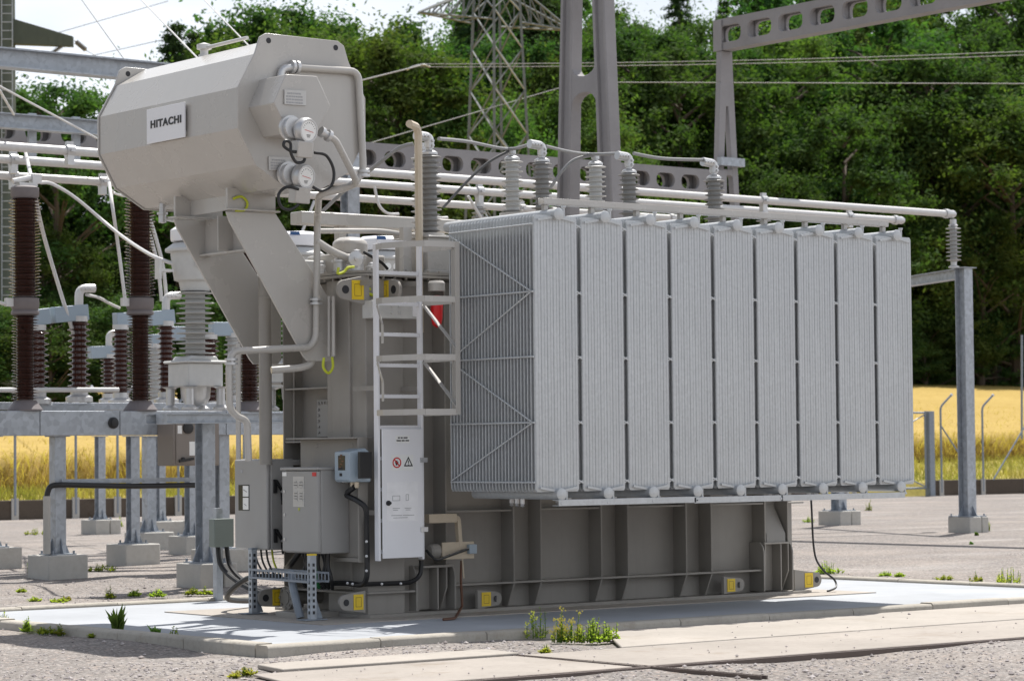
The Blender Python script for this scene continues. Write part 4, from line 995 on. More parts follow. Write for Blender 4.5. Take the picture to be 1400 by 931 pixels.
for x in (34.5, 192, 341):
    q = on_v(x, 560, BV); u = q.x
    pl = bpy.data.objects.new('pole_column', None); COL.objects.link(pl); pl.parent = CB
    z0 = zb1; zm0, zm1, zt_ = on_v(x, 432, BV).z, on_v(x, 406, BV).z, on_v(x, 272, BV).z
    lathe_part('base_flange', [(.21, 0), (.21, .02), (.15, .10), (.13, .13), (.12, .13)], (u, BV, z0), M['brownflange'], pl)
    lathe_part('insulator', sheds(.098, .165, .150, zm0-z0-.13, 30), (u, BV, z0+.13), M['brown'], pl)
    lathe_part('middle_flange', [(.13, 0), (.17, .02), (.17, .05), (.15, .07), (.17, .10), (.17, zm1-zm0-.02), (.13, zm1-zm0)], (u, BV, zm0), M['brownflange'], pl)
    lathe_part('insulator', sheds(.122, .195, .178, zt_-zm1, 32), (u, BV, zm1), M['brown'], pl)
    lathe_part('top_flange', [(.15, 0), (.17, .03), (.17, .13), (.13, .15), (0, .15)], (u, BV, zt_), M['brownflange'], pl)
    mb = MB(); mb.box((u-.10, BV-.06, zt_+.15), (u+.14, BV+.06, zt_+.19)); mb.box((u+.08, BV-.05, zt_+.19), (u+.20, BV+.05, zt_+.30)); mb.tube(bend([(u-.16, BV, zt_+.20), (u+.05, BV, zt_+.25), (u+.14, BV, zt_+.27)], .1), .035, 8)
    mb.build('terminal', M['alu'], pl); MB().box((u-.26, BV-.03, zm1-.12), (u-.165, BV+.03, zm1-.02)).build('side_terminal', M['alu'], pl)
c0 = on_v(235, 578, BV-.55); c1 = on_v(300, 636, BV-.55)
cbx = MB().box((c0.x+.02, BV-.55, c1.z), (c1.x, BV-.165, c0.z+.03)).build('control_cabinet', M['cabbrown'], CB, bevel=.01)
MB().box((c0.x+.05, BV-.565, c1.z+.02), (c1.x-.03, BV-.552, c0.z)).build('door', M['cabbrown'], cbx, bevel=.006)
qd = on_v(257, 585, BV-.57); mb = MB(); mb.lathe((qd.x, BV-.566, qd.z), (0, -1, 0), [(.07, 0), (.07, .02), (.05, .025), (0, .025)], 18); mb.build('dial', M['black'], cbx)
qd = on_v(264, 613, BV-.57); MB().box((qd.x-.05, BV-.568, qd.z-.085), (qd.x+.05, BV-.5655, qd.z+.085)).build('paper_tag', M['dial'], cbx)
qd = on_v(246, 586, BV-.57); MB().box((qd.x-.03, BV-.568, qd.z-.06), (qd.x+.03, BV-.5655, qd.z+.04)).build('paper_tag', M['dial'], cbx)
qd = on_v(250, 627, BV-.57); mb = MB(); mb.beam((qd.x-.06, BV-.59, qd.z-.03), (qd.x+.14, BV-.59, qd.z), .03, .03); mb.cyl((qd.x, BV-.565, qd.z), (qd.x, BV-.59, qd.z), .02); mb.build('handle', M['black'], cbx)
tag(MB().tube(bend([on_v(64, 757, BV-.12), on_v(64, 676, BV-.12), on_v(68, 664, BV-.14), on_v(80, 662.5, BV-.16), on_v(175, 664.5, BV-.16), on_v(270, 663, BV-.16)], .18, 6), .034, 10).build('cable', M['black']), 'black cable running level between the nearest breaker post and the current transformer post', 'cable')
tag(MB().cyl(on_v(64, 757, BV-.12), on_v(64, 678, BV-.12), .045, n=12).build('conduit_pipe', M['foot']), 'pale vertical plastic conduit on the left side of the nearest breaker post', 'pipe')
tag(MB().box(on_v(85, 655, BV-.1), on_v(268, 658, BV-.07)).build('cable_trunking', M['galv']), 'thin galvanised cable channel just above the level black cable', 'trunking')

# ---- current transformers in a row
def current_transformer(x, v, ys, label):
    """ys: rows of cap top, cap bottom, head bottom, neck, insulator bottom, box top, box bottom, foot"""
    zs = [on_v(x, y, v).z for y in ys]; u = on_v(x, 450, v).x
    t = thing('current_transformer', label, 'transformer', (u, v, zs[-1]), 'pale current transformers in a row behind the transformer')
    lathe_part('insulator', sheds(.105, .215, .18, zs[3]-zs[4], 13), (u, v, zs[4]), M['lpoly'], t)
    hd = lathe_part('head', [(.16, zs[3]-zs[2]), (.18, 0), (.23, .02), (.26, (zs[1]-zs[2])*.45), (.27, (zs[1]-zs[2])*.75), (.33, (zs[1]-zs[2])*.78), (.33, (zs[1]-zs[2])*.84), (.24, (zs[1]-zs[2])), (.0, zs[1]-zs[2])], (u, v, zs[2]), M['lpoly'], t, 26)
    mb = MB(); mb.lathe((u, v, zs[1]), (0, 0, 1), [(.17, 0), (.26, .02), (.27, .05), (.27, (zs[0]-zs[1])*.8), (.22, zs[0]-zs[1]), (0, zs[0]-zs[1])], 26); mb.build('expansion_cap', M['white'], t)
    d = V((-.35, -.94, 0)); s = V((.94, -.35, 0))
    c = V((u, v, (zs[0]+zs[1])/2+.06))+d*.272-s*.05; MB().beam(c-s*.07, c+s*.04, .005, .04).build('badge', M['bluetag'], t)
    c = V((u, v, zs[2]+(zs[1]-zs[2])*.58))+d*.268+s*.06; mb = MB(); mb.beam(c-s*.11, c+s*.11, .015, .18); mb.build('gauge_plate', M['label'], t)
    mb = MB(); [mb.lathe(c+s*k*.05+d*.009, d, [(.04, 0), (.04, .004), (0, .005)], 14) for k in (-1, 1)]; mb.build('gauge_eye', M['dial'], t)
    mb = MB(); b = zs[5]-zs[6]
    mb.box((u-.22, v-.22, zs[6]), (u+.22, v+.22, zs[5])); mb.box((u-.26, v-.26, zs[5]), (u+.26, v+.26, zs[5]+.03)); tb = mb.build('terminal_box', M['lpoly'], t, bevel=.02)
    mb = MB(); mb.prism([(u-.20, v-.18, zs[5]+.03), (u+.20, v-.18, zs[5]+.03), (u+.16, v-.18, zs[4]), (u-.16, v-.18, zs[4])], (0, .36, 0)); mb.build('pedestal', M['lpoly'], t, bevel=.015)
    mb = MB()
    for sx in (-1, 1):
        for sy in (-1, 1): mb.lathe((u+sx*.2, v+sy*.2, zs[7]), (0, 0, 1), [(.09, 0), (.09, .02), (.05, .05), (.05, zs[6]-zs[7]-.02), (.1, zs[6]-zs[7])], 12)
    mb.lathe((u, v, zs[6]-.22), (0, 0, 1), [(0, 0), (.12, .03), (.16, .10), (.17, .22)], 16); mb.build('foot', M['steel'], t)
    mb = MB(); mb.box((u-.48, v-.05, zs[2]+.10), (u-.30, v+.05, zs[2]+.13)); mb.box((u-.48, v-.05, zs[2]+.02), (u-.45, v+.05, zs[2]+.24)); mb.box((u+.27, v-.05, zs[2]+.10), (u+.45, v+.05, zs[2]+.13)); mb.build('terminal', M['alu'], t)
    return V((u, v, zs[7]))
CVv = P6.y
rowy = (311, 333, 386, 398, 487, 497, 529, 560)
c1_ = current_transformer(267, CVv, rowy, 'pale current transformer with blue badge, fully visible left of the conservator bracket')
for x, lb in ((404, 'pale current transformer whose head peeps out behind the slanting conservator bracket'), (521, 'pale current transformer whose badged head shows above the lid left of the ladder')):
    u = on_v(x, 400, CVv).x; dz = .0
    c = [o for o in bpy.data.objects if o.name == 'current_transformer'][0]
    k = copy_tree(c); k.location = (u, CVv, c.location.z); k['label'] = lb
q0 = c1_; mb = MB(); mb.ibeam((q0.x-.5, CVv-.22, q0.z-.10), (q0.x+6.4, CVv-.22, q0.z-.06), .08, .11, .01); mb.ibeam((q0.x-.5, CVv+.22, q0.z-.10), (q0.x+6.4, CVv+.22, q0.z-.06), .08, .11, .01)
for k in range(4): mb.box((q0.x-.4+2.1*k, CVv-.17, q0.z-.16), (q0.x-.34+2.1*k, CVv+.17, q0.z-.04))
tag(mb.build('support_frame', M['galv']), 'galvanised twin beam frame under the row of pale current transformers', 'beam')

# ---- disconnectors
def disconnector(v, posts, arms, rail, label, mts=None, elbow=(), r=.085):
    px = [on_v(p[0], p[1], v) for p in posts]; z0 = min(on_v(p[0], p[2], v).z for p in posts)
    t = thing('disconnector', label, 'disconnector', (px[0].x, v, z0), 'disconnectors on the steel frames')
    for i, p in enumerate(posts):
        a, b = on_v(p[0], p[1], v), on_v(p[0], p[2], v); mt = (mts or ['brown']*9)[i]
        lathe_part('insulator', sheds(r, r*1.75, r*1.55, a.z-b.z-.12, max(8, int((a.z-b.z)/.075))), (a.x, v, b.z+.12), M[mt], t, 18)
        lathe_part('foot_flange', [(.17, -.04), (.17, .02), (.11, .05), (.11, .12)], (a.x, v, b.z), M['steel'], t, 14)
        lathe_part('head_flange', [(.11, 0), (.11, .07), (.0, .07)], (a.x, v, a.z), M['alu'], t, 14)
        if i in elbow:
            c = V((a.x, v, a.z+.30)); mb = MB(); mb.tube(bend([c-V((0, 0, .1)), c+V((0, 0, .12)), c+V((.22, 0, .13))], .1, 5), .055, 10)
            for q in range(3): mb.lathe(c+V((.07*q, -.05, .12)), (0, -1, 0), [(.018, 0), (.018, .03), (0, .03)], 8)
            mb.build('terminal', M['alu'], t)
    for (x0, y0, x1, y1) in arms:
        a, b = on_v(x0, y0, v), on_v(x1, y1, v); MB().beam(a, b, .14, .20).build('arm', M['blue'], t, bevel=.01)
    if rail:
        a, b = on_v(rail[0], rail[1], v), on_v(rail[2], rail[3], v); MB().beam(V((a.x, v, z0-.12)), V((b.x, v, z0-.12)), .16, .15).build('base_rail', M['galv'], t, bevel=.005)
    return t
disconnector(11.0, ((51, 452, 548), (108, 440, 545)), ((44, 435, 66, 432), (72, 431, 118, 427)), (30, 550, 125, 548), 'disconnector with open pale arms right beside the left breaker column', elbow=(1,))
disconnector(13.0, ((165, 451, 549), (227, 446, 548)), ((157, 438, 181, 437), (204, 436, 236, 433)), (150, 552, 246, 552), 'disconnector crossing behind the second breaker column', elbow=(1,), r=.08)
disconnector(20.0, ((149, 490, 548),), ((122, 482, 156, 481),), (120, 550, 175, 550), 'small far disconnector with a single arm between the two breaker columns', elbow=(0,), r=.085)
disconnector(14.0, ((287, 464, 560), (319, 462, 552)), ((228, 456, 270, 456), (288, 450, 331, 450)), (235, 560, 345, 557), 'disconnector with one brown and one grey insulator behind the current transformer', mts=['brown', 'lpoly'], r=.08)
disconnector(17.0, ((212, 476, 556), (344, 470, 556)), ((205, 466, 222, 466),), (200, 560, 350, 560), 'far disconnector with grey insulators behind the second breaker column', mts=['lpoly', 'brown'], r=.08)
def tubes(name, pts, r, mt, label, cat, group=None, n=8): return tag(MB().tube(pts, r, n).build(name, mt), label, cat, group)
tubes('drive_rod', [on_v(-10, 533, 10.7), on_v(162, 533, 10.7)], .03, M['alu'], 'pale drive rod running level behind the breaker columns at beam height', 'rod')
mb = MB(); mb.box((on_v(-40, 549, 12).x, 11.9, on_v(0, 560, 12).z), (on_v(350, 549, 12).x, 12.1, on_v(0, 550, 12).z)); tag(mb.build('support_frame', M['galv'], bevel=.005), 'long galvanised beam carrying the disconnectors behind the breaker', 'beam')

# ---- tubular busbars
ZB = 5.69
BB = []
for (xa, ya, xb, yb, lb, nc) in ((0, 206, 1303, 293, 'longest and farthest of the three pale busbar tubes, ending above the tall right post', (95, 300, 577, 1043)), (0, 223, 1233, 301.5, 'middle of the three pale busbar tubes, ending above the right radiators', (18, 655, 1160)), (0, 240, 1000, 291, 'nearest of the three pale busbar tubes', (18, 140, 712))):
    a = on_z(xa, ya, ZB); b = on_z(xb, yb, ZB); v = b.y if xb != 1000 else a.y
    u0 = on_v(-160, 200, v).x; u1 = b.x
    BB.append(v)
    t = thing('busbar_tube', lb, 'busbar', ((u0+u1)/2, v, ZB), 'pale tubular busbars')
    MB().cyl((u0, v, ZB), (u1, v, ZB), .062, n=14).build('tube', M['alu'], t)
    mb = MB(); mb.lathe((u1-.22, v, ZB), (1, 0, 0), [(.085, 0), (.085, .08), (.07, .1), (.07, .22), (.05, .26), (0, .26)], 14); mb.build('end_clamp', M['steel'], t)
    for x in nc:
        u = on_v(x, 230, v).x; mb = MB(); mb.lathe((u-.06, v, ZB), (1, 0, 0), [(.085, 0), (.085, .12)], 14); mb.box((u-.05, v-.05, ZB-.20), (u+.05, v+.05, ZB-.06)); mb.box((u-.03, v-.12, ZB-.02), (u+.03, v+.12, ZB+.02)); mb.box((u-.05, v-.03, ZB+.06), (u+.05, v+.03, ZB+.13)); mb.build('clamp', M['steel'], t)
print('busbars v', BB)
def post_insulator(x, v, ytop, ybot, label, r=.06):
    a, b = on_v(x, ytop, v), on_v(x, ybot, v); t = thing('post_insulator', label, 'insulator', (a.x, v, b.z), 'grey post insulators under the busbars')
    lathe_part('insulator', sheds(r, r*2.3, r*2.3, a.z-b.z-.24, 9), (a.x, v, b.z+.10), M['poly'], t, 18)
    lathe_part('foot', [(.10, 0), (.10, .02), (.055, .04), (.055, .10)], (a.x, v, b.z), M['steel'], t, 14); lathe_part('cap', [(.07, 0), (.09, .03), (.06, .05), (.06, .14)], (a.x, v, a.z-.14), M['steel'], t, 14)
post_insulator(1303, BB[0], 300, 366, 'grey post insulator on the right cross beam, under the end of the longest busbar')
for x, v in ((577, BB[0]), (655, BB[1]), (712, BB[2]), (1043, BB[0])):
    u = on_v(x, 240, v).x; t = thing('post_insulator', {577: 'grey post insulator under the longest busbar, right of the nearest bushing', 655: 'grey post insulator under the middle busbar, left of the surge arrester', 712: 'grey post insulator under the nearest busbar, beside the surge arrester', 1043: 'grey post insulator under the longest busbar, right of the slender gantry leg', 140: 'grey post insulator under the nearest busbar, beside the far end of the conservator'}[x], 'insulator', (u, v, ZB-1.05), 'grey post insulators under the busbars')
    lathe_part('insulator', sheds(.06, .13, .13, .55, 8), (u, v, ZB-.80), M['poly'], t, 16); lathe_part('foot', [(.09, 0), (.09, .03), (.055, .05), (.055, .25)], (u, v, ZB-1.05), M['steel'], t, 12); lathe_part('cap', [(.08, 0), (.08, .06)], (u, v, ZB-.25), M['steel'], t, 12)
# frames that carry the busbars
for (u, lb) in ((on_v(478, 250, BB[0]).x, 'tall galvanised column seen between the conservator end and the breather pipe'),):
    v = 15.9; zt = on_v(478, 193, v).z; uu_ = on_v(478, 193, v).x
    t = thing('steel_column', lb, 'post', (uu_, v, 0)); MB().ibeam((uu_, v, 0), (uu_, v, zt), .22, .22, .016, V((0, 1, 0))).build('column', M['galv'], t); MB().box((uu_-.15, v-.15, zt), (uu_+.15, v+.15, zt+.015)).build('head_plate', M['galv'], t)
    a = on_v(-60, 160, v); z = zt-.11
    t = thing('steel_beam', 'lower of the two galvanised beams left of the conservator, in front of the perforated concrete beam', 'beam', ((a.x+uu_)/2, v, z-.13)); MB().ibeam((a.x, v, z), (uu_-.12, v, z), .20, .22, .018).build('beam', M['galv'], t)
    for x in (50, 110):
        w_ = on_v(x, 180, v); MB().box((w_.x-.06, v+.11, z-.55), (w_.x+.06, v+.17, z+.16)).build('hanger', M['galv'], t)
v = 12.5; a = on_v(-80, 78, v); b = on_v(470, 118, v); z = on_v(100, 89, v).z
tag(MB().ibeam((a.x, v, z), (b.x, v, z), .24, .26, .02).build('steel_beam', M['galv']), 'upper of the two galvanised beams, crossing the sky behind the conservator', 'beam')

# ---- perforated concrete beams and masts
GV = 17.0; p0 = on_v(-80, 190, GV); p1 = on_v(1000, 250, GV); zc_ = on_v(560, 215, GV).z
def perforated_beam(name, label, o, ex, L, H, Wd, pitch, hole):
    ex = V(ex); side = ex.cross(V((0, 0, 1))).normalized(); o = V(o)
    t = thing(name, label, 'beam', o+ex*(L/2)); n = int(L/pitch); cells = [(k*pitch, (k+1)*pitch, k*pitch+(pitch-hole)/2, k*pitch+(pitch+hole)/2, H*.19, H*.81) for k in range(n)]
    mb = MB()
    for s in (-Wd/2, Wd/2-.07): mb.holed(o+side*s, ex, V((0, 0, 1)), cells, H, side*.07, .12)
    mb.build('web', M['mast'], t, sharp=30)
    mb = MB(); L2 = n*pitch
    for z in (-.04, H): mb.beam(o+V((0, 0, z+.02)), o+ex*L2+V((0, 0, z+.02)), Wd*1.0, .039)
    mb.build('flange', M['mast'], t)
    mb = MB()
    for k in range(n+1): q = o+ex*min(k*pitch+.03, L2-.03)+V((0, 0, H/2)); mb.beam(q-side*(Wd/2-.072), q+side*(Wd/2-.072), .06, H-.01)
    mb.build('diaphragm', M['mast'], t); return t
perforated_beam('concrete_beam', 'long weathered concrete beam with oval holes running level behind the busbars', (p0.x, GV, zc_-.29), (1, 0, 0), p1.x-p0.x-.2, .42, .34, .60, .44)
gp = on_v(990, 60, GV); zT = on_v(982, 30, GV).z; HB = .50
perforated_beam('concrete_beam', 'weathered concrete beam with oval holes reaching forward over the yard at the upper right', (gp.x, GV+.12, zT-HB), (0, -1, 0), 19.2, HB, .27, .80, .62)
# slender A shaped gantry leg carrying it (spread along X)
t = thing('concrete_mast', 'slender concrete gantry leg that splits into two lower down, right of the big mast', 'mast', (gp.x, GV, 0))
mb = MB(); w_ = .13; zs = on_v(990, 128, GV).z; dx = .105
def leg_poly(s):
    return [(gp.x+s*.015, zs-.1), (gp.x+s*.165, zs+.2), (gp.x+s*(.165+.052*(zs+.2)), 0.), (gp.x+s*(.015+.068*(zs-.1)), 0.)]
mb.prism([(gp.x-.165, GV-w_/2, zs+.2), (gp.x+.165, GV-w_/2, zs+.2), (gp.x+.14, GV-w_/2, zT-HB-.05), (gp.x-.14, GV-w_/2, zT-HB-.05)], (0, w_, 0))
for s in (-1, 1):
    pl = [(a, GV-w_/2, c) for a, c in leg_poly(s)]; mb.prism(pl if s > 0 else pl[::-1], (0, w_, 0))
mb.prism([(gp.x-.06, GV-w_/2+.002, zs-.25), (gp.x+.06, GV-w_/2+.002, zs-.25), (gp.x+.16, GV-w_/2+.002, zs+.22), (gp.x-.16, GV-w_/2+.002, zs+.22)], (0, w_-.004, 0))
zx = on_v(990, 238, GV).z; xx = .062*(zs-zx)+.1
mb.prism([(gp.x-xx, GV-w_/2+.003, zx-.12), (gp.x-xx*.4, GV-w_/2+.003, zx-.03), (gp.x+xx*.4, GV-w_/2+.003, zx-.03), (gp.x+xx, GV-w_/2+.003, zx-.12), (gp.x+xx, GV-w_/2+.003, zx+.18), (gp.x+xx*.5, GV-w_/2+.003, zx+.08), (gp.x-xx*.5, GV-w_/2+.003, zx+.08), (gp.x-xx, GV-w_/2+.003, zx+.18)], (0, w_-.006, 0))
mb.build('shaft', M['mast'], t, bevel=.01)
MB().box((gp.x-.165, GV-.10, zT-HB-.05), (gp.x-.145, GV+.12, zT+.02)).build('head_plate', M['mast'], t)
MB().box((gp.x-.3, GV-.20, on_v(985, 222, GV).z-.08), (gp.x+.3, GV-.09, on_v(985, 222, GV).z+.07)).build('bracket', M['galv'], t)
# big A shaped mast (spread along Y)
mc = at(804, 115, 38.); MU, MV = mc.x, mc.y
t = thing('concrete_mast', 'big weathered concrete A shaped mast rising out of the picture behind the radiators', 'mast', (MU, MV, 0))
def half(z): return .53+(4.0-z)*.043           # half spread of the leg centres
lw = .155; du = .20
for s in (-1, 1):
    zs_ = [0, 2, 4, 6, 8, 10, 12]
    g = bpy.data.objects.new('leg', None); COL.objects.link(g); g.parent = t
    for part, (a, b, c, d_) in (('web', (-lw+.05, lw-.05, -du/2+.06, du/2-.06)), ('flange', (-lw, -lw+.06, -du/2, du/2)), ('flange', (lw-.06, lw, -du/2, du/2))):
        mb = MB()
        lo, hi = (MV+s*half(0), MV+s*half(12)); cs_ = 0 if part == 'web' else 0
        mb.add([(MU+c, lo+a*1.1, 0), (MU+d_, lo+a*1.1, 0), (MU+d_, lo+b*1.1, 0), (MU+c, lo+b*1.1, 0), (MU+c, hi+a*.8, 12), (MU+d_, hi+a*.8, 12), (MU+d_, hi+b*.8, 12), (MU+c, hi+b*.8, 12)], [(0,3,2,1),(4,5,6,7),(0,1,5,4),(1,2,6,5),(2,3,7,6),(3,0,4,7)])
        mb.build(part, M['mast'], g, bevel=.012)
def cross(zc):
    inn = half(zc)-lw+.03; pts = []
    for k in range(9): a = math.pi*k/8; pts.append((MV-inn*math.cos(a)*1.0, zc-.42+.30*math.sin(a)**.6))
    for k in range(9): a = math.pi*k/8; pts.append((MV+inn*math.cos(a), zc+.42-.30*math.sin(a)**.6))
    MB().prism([(MU-du/2+.01, a, c) for a, c in pts], (du-.02, 0, 0)).build('cross_piece', M['mast'], t, bevel=.01)
zc1 = at(804, 116, 38.).z; cross(zc1); cross(zc1-3.4); cross(zc1+3.6)

# ---- lattice pylon in the field
tc_ = at(681, 200, 118.); TU, TV = tc_.x, tc_.y; zg = terr(TU, TV)
t = thing('lattice_pylon', 'grey steel lattice pylon with side arms standing in the field before the wood', 'pylon', (TU, TV, zg))
def hs(z): return .98-(z-15)*.034
def bar(p, q, w_, nm, mt=None): return MB().beam(p, q, w_, w_, V((.3, .5, .8))).build(nm, mt or M['lattice'], t)
lv = [zg, 6.2, 8.9, 11.4, 13.7, 15.8, 17.8, 19.7, 21.4, 22.6, 24.4, 26.2, 28]
for sx in (-1, 1):
    for sy in (-1, 1): bar((TU+sx*hs(zg), TV+sy*hs(zg), zg-.3), (TU+sx*hs(28), TV+sy*hs(28), 28), .11, 'leg')
fc = (((-1,-1),(1,-1)), ((-1,1),(-1,-1)), ((1,1),(-1,1)), ((1,-1),(1,1)))
for za, zb_ in zip(lv, lv[1:]):
    for (a, b) in fc:
        A0_, B0_ = (TU+a[0]*hs(za), TV+a[1]*hs(za), za), (TU+b[0]*hs(za), TV+b[1]*hs(za), za)
        A1_, B1_ = (TU+a[0]*hs(zb_), TV+a[1]*hs(zb_), zb_), (TU+b[0]*hs(zb_), TV+b[1]*hs(zb_), zb_)
        bar(A1_, B0_, .06, 'brace', M['lattice_glint'] if a[1] == -1 and b[1] == -1 or a[0] == -1 and b[0] == -1 else None)  # paler colour paints a bright glint on one diagonal of the near faces
        bar(A0_, B1_, .045, 'brace')
zA, zB_ = 20.9, 22.5
for s in (-1, 1):
    tip = V((TU+s*4.4, TV, zA+.05))
    for sy in (-1, 1):
        q = (TU+s*hs(zA), TV+sy*hs(zA), zA); q2 = (TU+s*hs(zB_), TV+sy*hs(zB_), zB_); bar(q, tip, .07, 'arm'); bar(q2, tip, .07, 'arm')
        for k in range(1, 5):
            a = V(q).lerp(tip, k/5); b = V(q2).lerp(tip, k/5); b2 = V(q2).lerp(tip, (k-1)/5); bar(a, b, .05, 'arm_brace'); bar(a, b2, .05, 'arm_brace')
    for k in range(1, 5): bar(V((TU+s*hs(zA), TV-hs(zA), zA)).lerp(tip, k/5), V((TU+s*hs(zA), TV+hs(zA), zA)).lerp(tip, k/5), .05, 'arm_brace')

# ---- dark green tubular mast at the left edge
gm = at(-9, 300, 92.); GU, GV_ = gm.x, gm.y; zg = terr(GU, GV_)
t = thing('tubular_mast', 'dark green steel mast with climbing rungs and a side arm at the left edge', 'mast', (GU, GV_, zg))
MB().lathe((GU, GV_, zg), (0, 0, 1), [(.86, -.2), (.80, 8), (.76, 16.0), (.82, 16.02), (.82, 16.5), (.74, 16.52), (.70, 24)], 24).build('shaft', M['greenpole'], t, sharp=50)
RR = V((HF.y, -HF.x, 0))                          # to the right of the line of sight
lad_c = V((GU, GV_, 0))+RR*.62-HF*.70
mb = MB()
for s in (-.19, .19): mb.beam(lad_c+RR*s+V((0, 0, zg)), lad_c+RR*s+V((0, 0, 24)), .03, .03)
k = zg
while k < 23.5: mb.beam(lad_c-RR*.19+V((0, 0, k)), lad_c+RR*.19+V((0, 0, k)), .03, .03); k += .30
mb.build('climbing_ladder', M['galv'], t)
az = at(0, 48, 92.).z; a0_ = V((GU, GV_, az))+RR*.7; a1_ = at(100, 50, 92.); a1_.z = az-.28
mb = MB(); mb.add([a0_+V((0,0,.55))-HF*.2, a0_+V((0,0,-.35))-HF*.2, a0_+V((0,0,-.35))+HF*.2, a0_+V((0,0,.55))+HF*.2, a1_+V((0,0,.18))-HF*.12, a1_+V((0,0,-.18))-HF*.12, a1_+V((0,0,-.18))+HF*.12, a1_+V((0,0,.18))+HF*.12], [(0,1,5,4),(1,2,6,5),(2,3,7,6),(3,0,4,7),(4,5,6,7),(3,2,1,0)]); mb.build('arm', M['greenpole'], t)
def string(x0, y0, x1, y1, label):
    a, b = at(x0, y0, 92.), at(x1, y1, 92.); d = b-a; n = 12; pr = []
    for k in range(n): h = d.length*(.1+.8*k/n); pr += [(.035, h), (.10, h+.02), (.035, h+.05)]
    tag(MB().lathe(a, d, [(.02, 0)]+pr+[(.02, d.length)], 10).build('insulator_string', M['dpoly']), label, 'insulator')
string(92, 58, 67, 76, 'left dark insulator string hanging from the arm of the green mast'); string(102, 56, 119, 70, 'right dark insulator string hanging from the arm of the green mast')

# ---- wires
def wire(x0, y0, D0, x1, y1, D1, r, label, mt=None, drop=0., group='overhead wires'): return tag(MB().tube(sag(at(x0, y0, D0), at(x1, y1, D1), drop), r, 6).build('wire', mt or M['wire']), label, 'wire', group)
wire(119, 70, 92, 215, 125, 60, .012, 'thin wire leaving the right insulator string of the green mast')
wire(108, -5, 50, 173, 86, 40, .009, 'leftmost of the three thin wires slanting down the sky')
wire(188, -5, 50, 273, 83, 40, .013, 'middle of the three thin wires slanting down the sky', M['alu'])
wire(274, -5, 50, 343, 66, 40, .011, 'rightmost of the three thin wires slanting down the sky', M['alu'])
wire(-40, 97, 30, 145, 196, 36, .016, 'white rope like wire slanting down from the left edge to the beams', M['alu'])
wire(-10, 108, 30, 19, 157, 36, .016, 'short white wire in front of the green mast', M['alu'])
wire(45, 55, 160, 230, 2, 160, .02, 'faint high wire crossing the left sky')
wire(110, 80, 160, 262, 46, 160, .02, 'faint lower wire crossing the left sky')
wire(430, 218, 90, 770, 119, 130, .018, 'sloping wire passing in front of the wood and behind the pylon')
wire(400, 134, 100, 575, 90, 112, .03, 'wire reaching the dead end clamp left of the pylon')
wire(575, 88, 112, 1440, 69, 112, .014, 'upper of the close pair of wires along the wood', drop=.15)
wire(575, 92, 112, 1440, 74, 112, .014, 'lower of the close pair of wires along the wood', drop=.15)
wire(845, 113, 100, 1440, 115, 100, .016, 'lowest single wire along the wood')
tag(MB().tube(spline([at(x, y, 112) for x, y in ((556, 96), (566, 91), (580, 89), (588, 92))]), .035, 8).build('dead_end_clamp', M['steel']), 'grey dead end clamp hanging on the wires left of the pylon', 'clamp')
dv_ = BB[2]
tubes('dropper', spline([on_v(35, 209, BB[1]), on_v(45, 253, 10.5), on_v(62, 330, 10.8), on_v(104, 468, 11.0)]), .025, M['alu'], 'pale rod dropping from the busbars to the left disconnector', 'rod', 'pale droppers')
tubes('dropper', spline([on_v(146, 228, BB[1]), on_v(152, 270, 13.0), on_v(162, 340, 13.0), on_v(172, 418, 13.0)]), .025, M['alu'], 'pale rod dropping from the busbars beside the second breaker column', 'rod', 'pale droppers')
tubes('dropper', spline([on_v(150, 258, BB[2]), on_v(158, 265, BB[2]), on_v(170, 268, 11)]), .02, M['alu'], 'small curved lead under the nearest busbar by the conservator', 'lead', 'pale droppers')
tubes('cable', spline([on_v(56, 250, BV), on_v(72, 252, BV), on_v(105, 272, BV), on_v(160, 318, BV-.4), on_v(205, 348, CVv+.6), on_v(238, 361, CVv+.05)]), .022, M['alu'], 'pale cable sweeping from the left breaker column to the current transformer', 'cable', 'pale droppers')
tubes('cable', spline([on_v(118, 403, 11), on_v(135, 407, 11.3), on_v(150, 415, 12), on_v(163, 421, 12.8)]), .02, M['alu'], 'pale lead between the two left disconnectors', 'cable', 'pale droppers')
for k, dx in ((0, 0), (1, 7)): tubes('cable', spline([on_v(198+dx, 300, 13.2), on_v(206+dx, 325, 13.2), on_v(216+dx, 365, 13.2), on_v(221+dx, 412, 13.2)]), .026, M['alu'], ('left' if k == 0 else 'right')+' one of the twin pale cables curving down right of the second breaker column', 'cable', 'pale droppers')
tubes('cable', spline([on_v(-20, 408, BV), on_v(8, 416, BV), on_v(20, 417, BV)]), .022, M['alu'], 'pale lead arriving at the left breaker column from outside', 'cable', 'pale droppers')
for i, (pts, lb) in enumerate(((((575, 268), (583, 285), (597, 297), (612, 298)), 'pale loop hanging below the busbars right of the nearest bushing'), (((640, 268), (650, 285), (658, 298)), 'pale lead below the busbars left of the surge arrester'), (((512, 255), (518, 280), (530, 292), (545, 293)), 'pale loop hanging below the busbars left of the nearest bushing'), (((430, 275), (420, 300), (412, 320)), 'pale lead beside the lower gauge'), (((455, 300), (470, 340), (480, 372)), 'pale lead running down behind the lid'))):
    tubes('dropper', spline([on_v(x, y, 13) for x, y in pts]), .022, M['alu'], lb, 'lead', 'pale droppers')

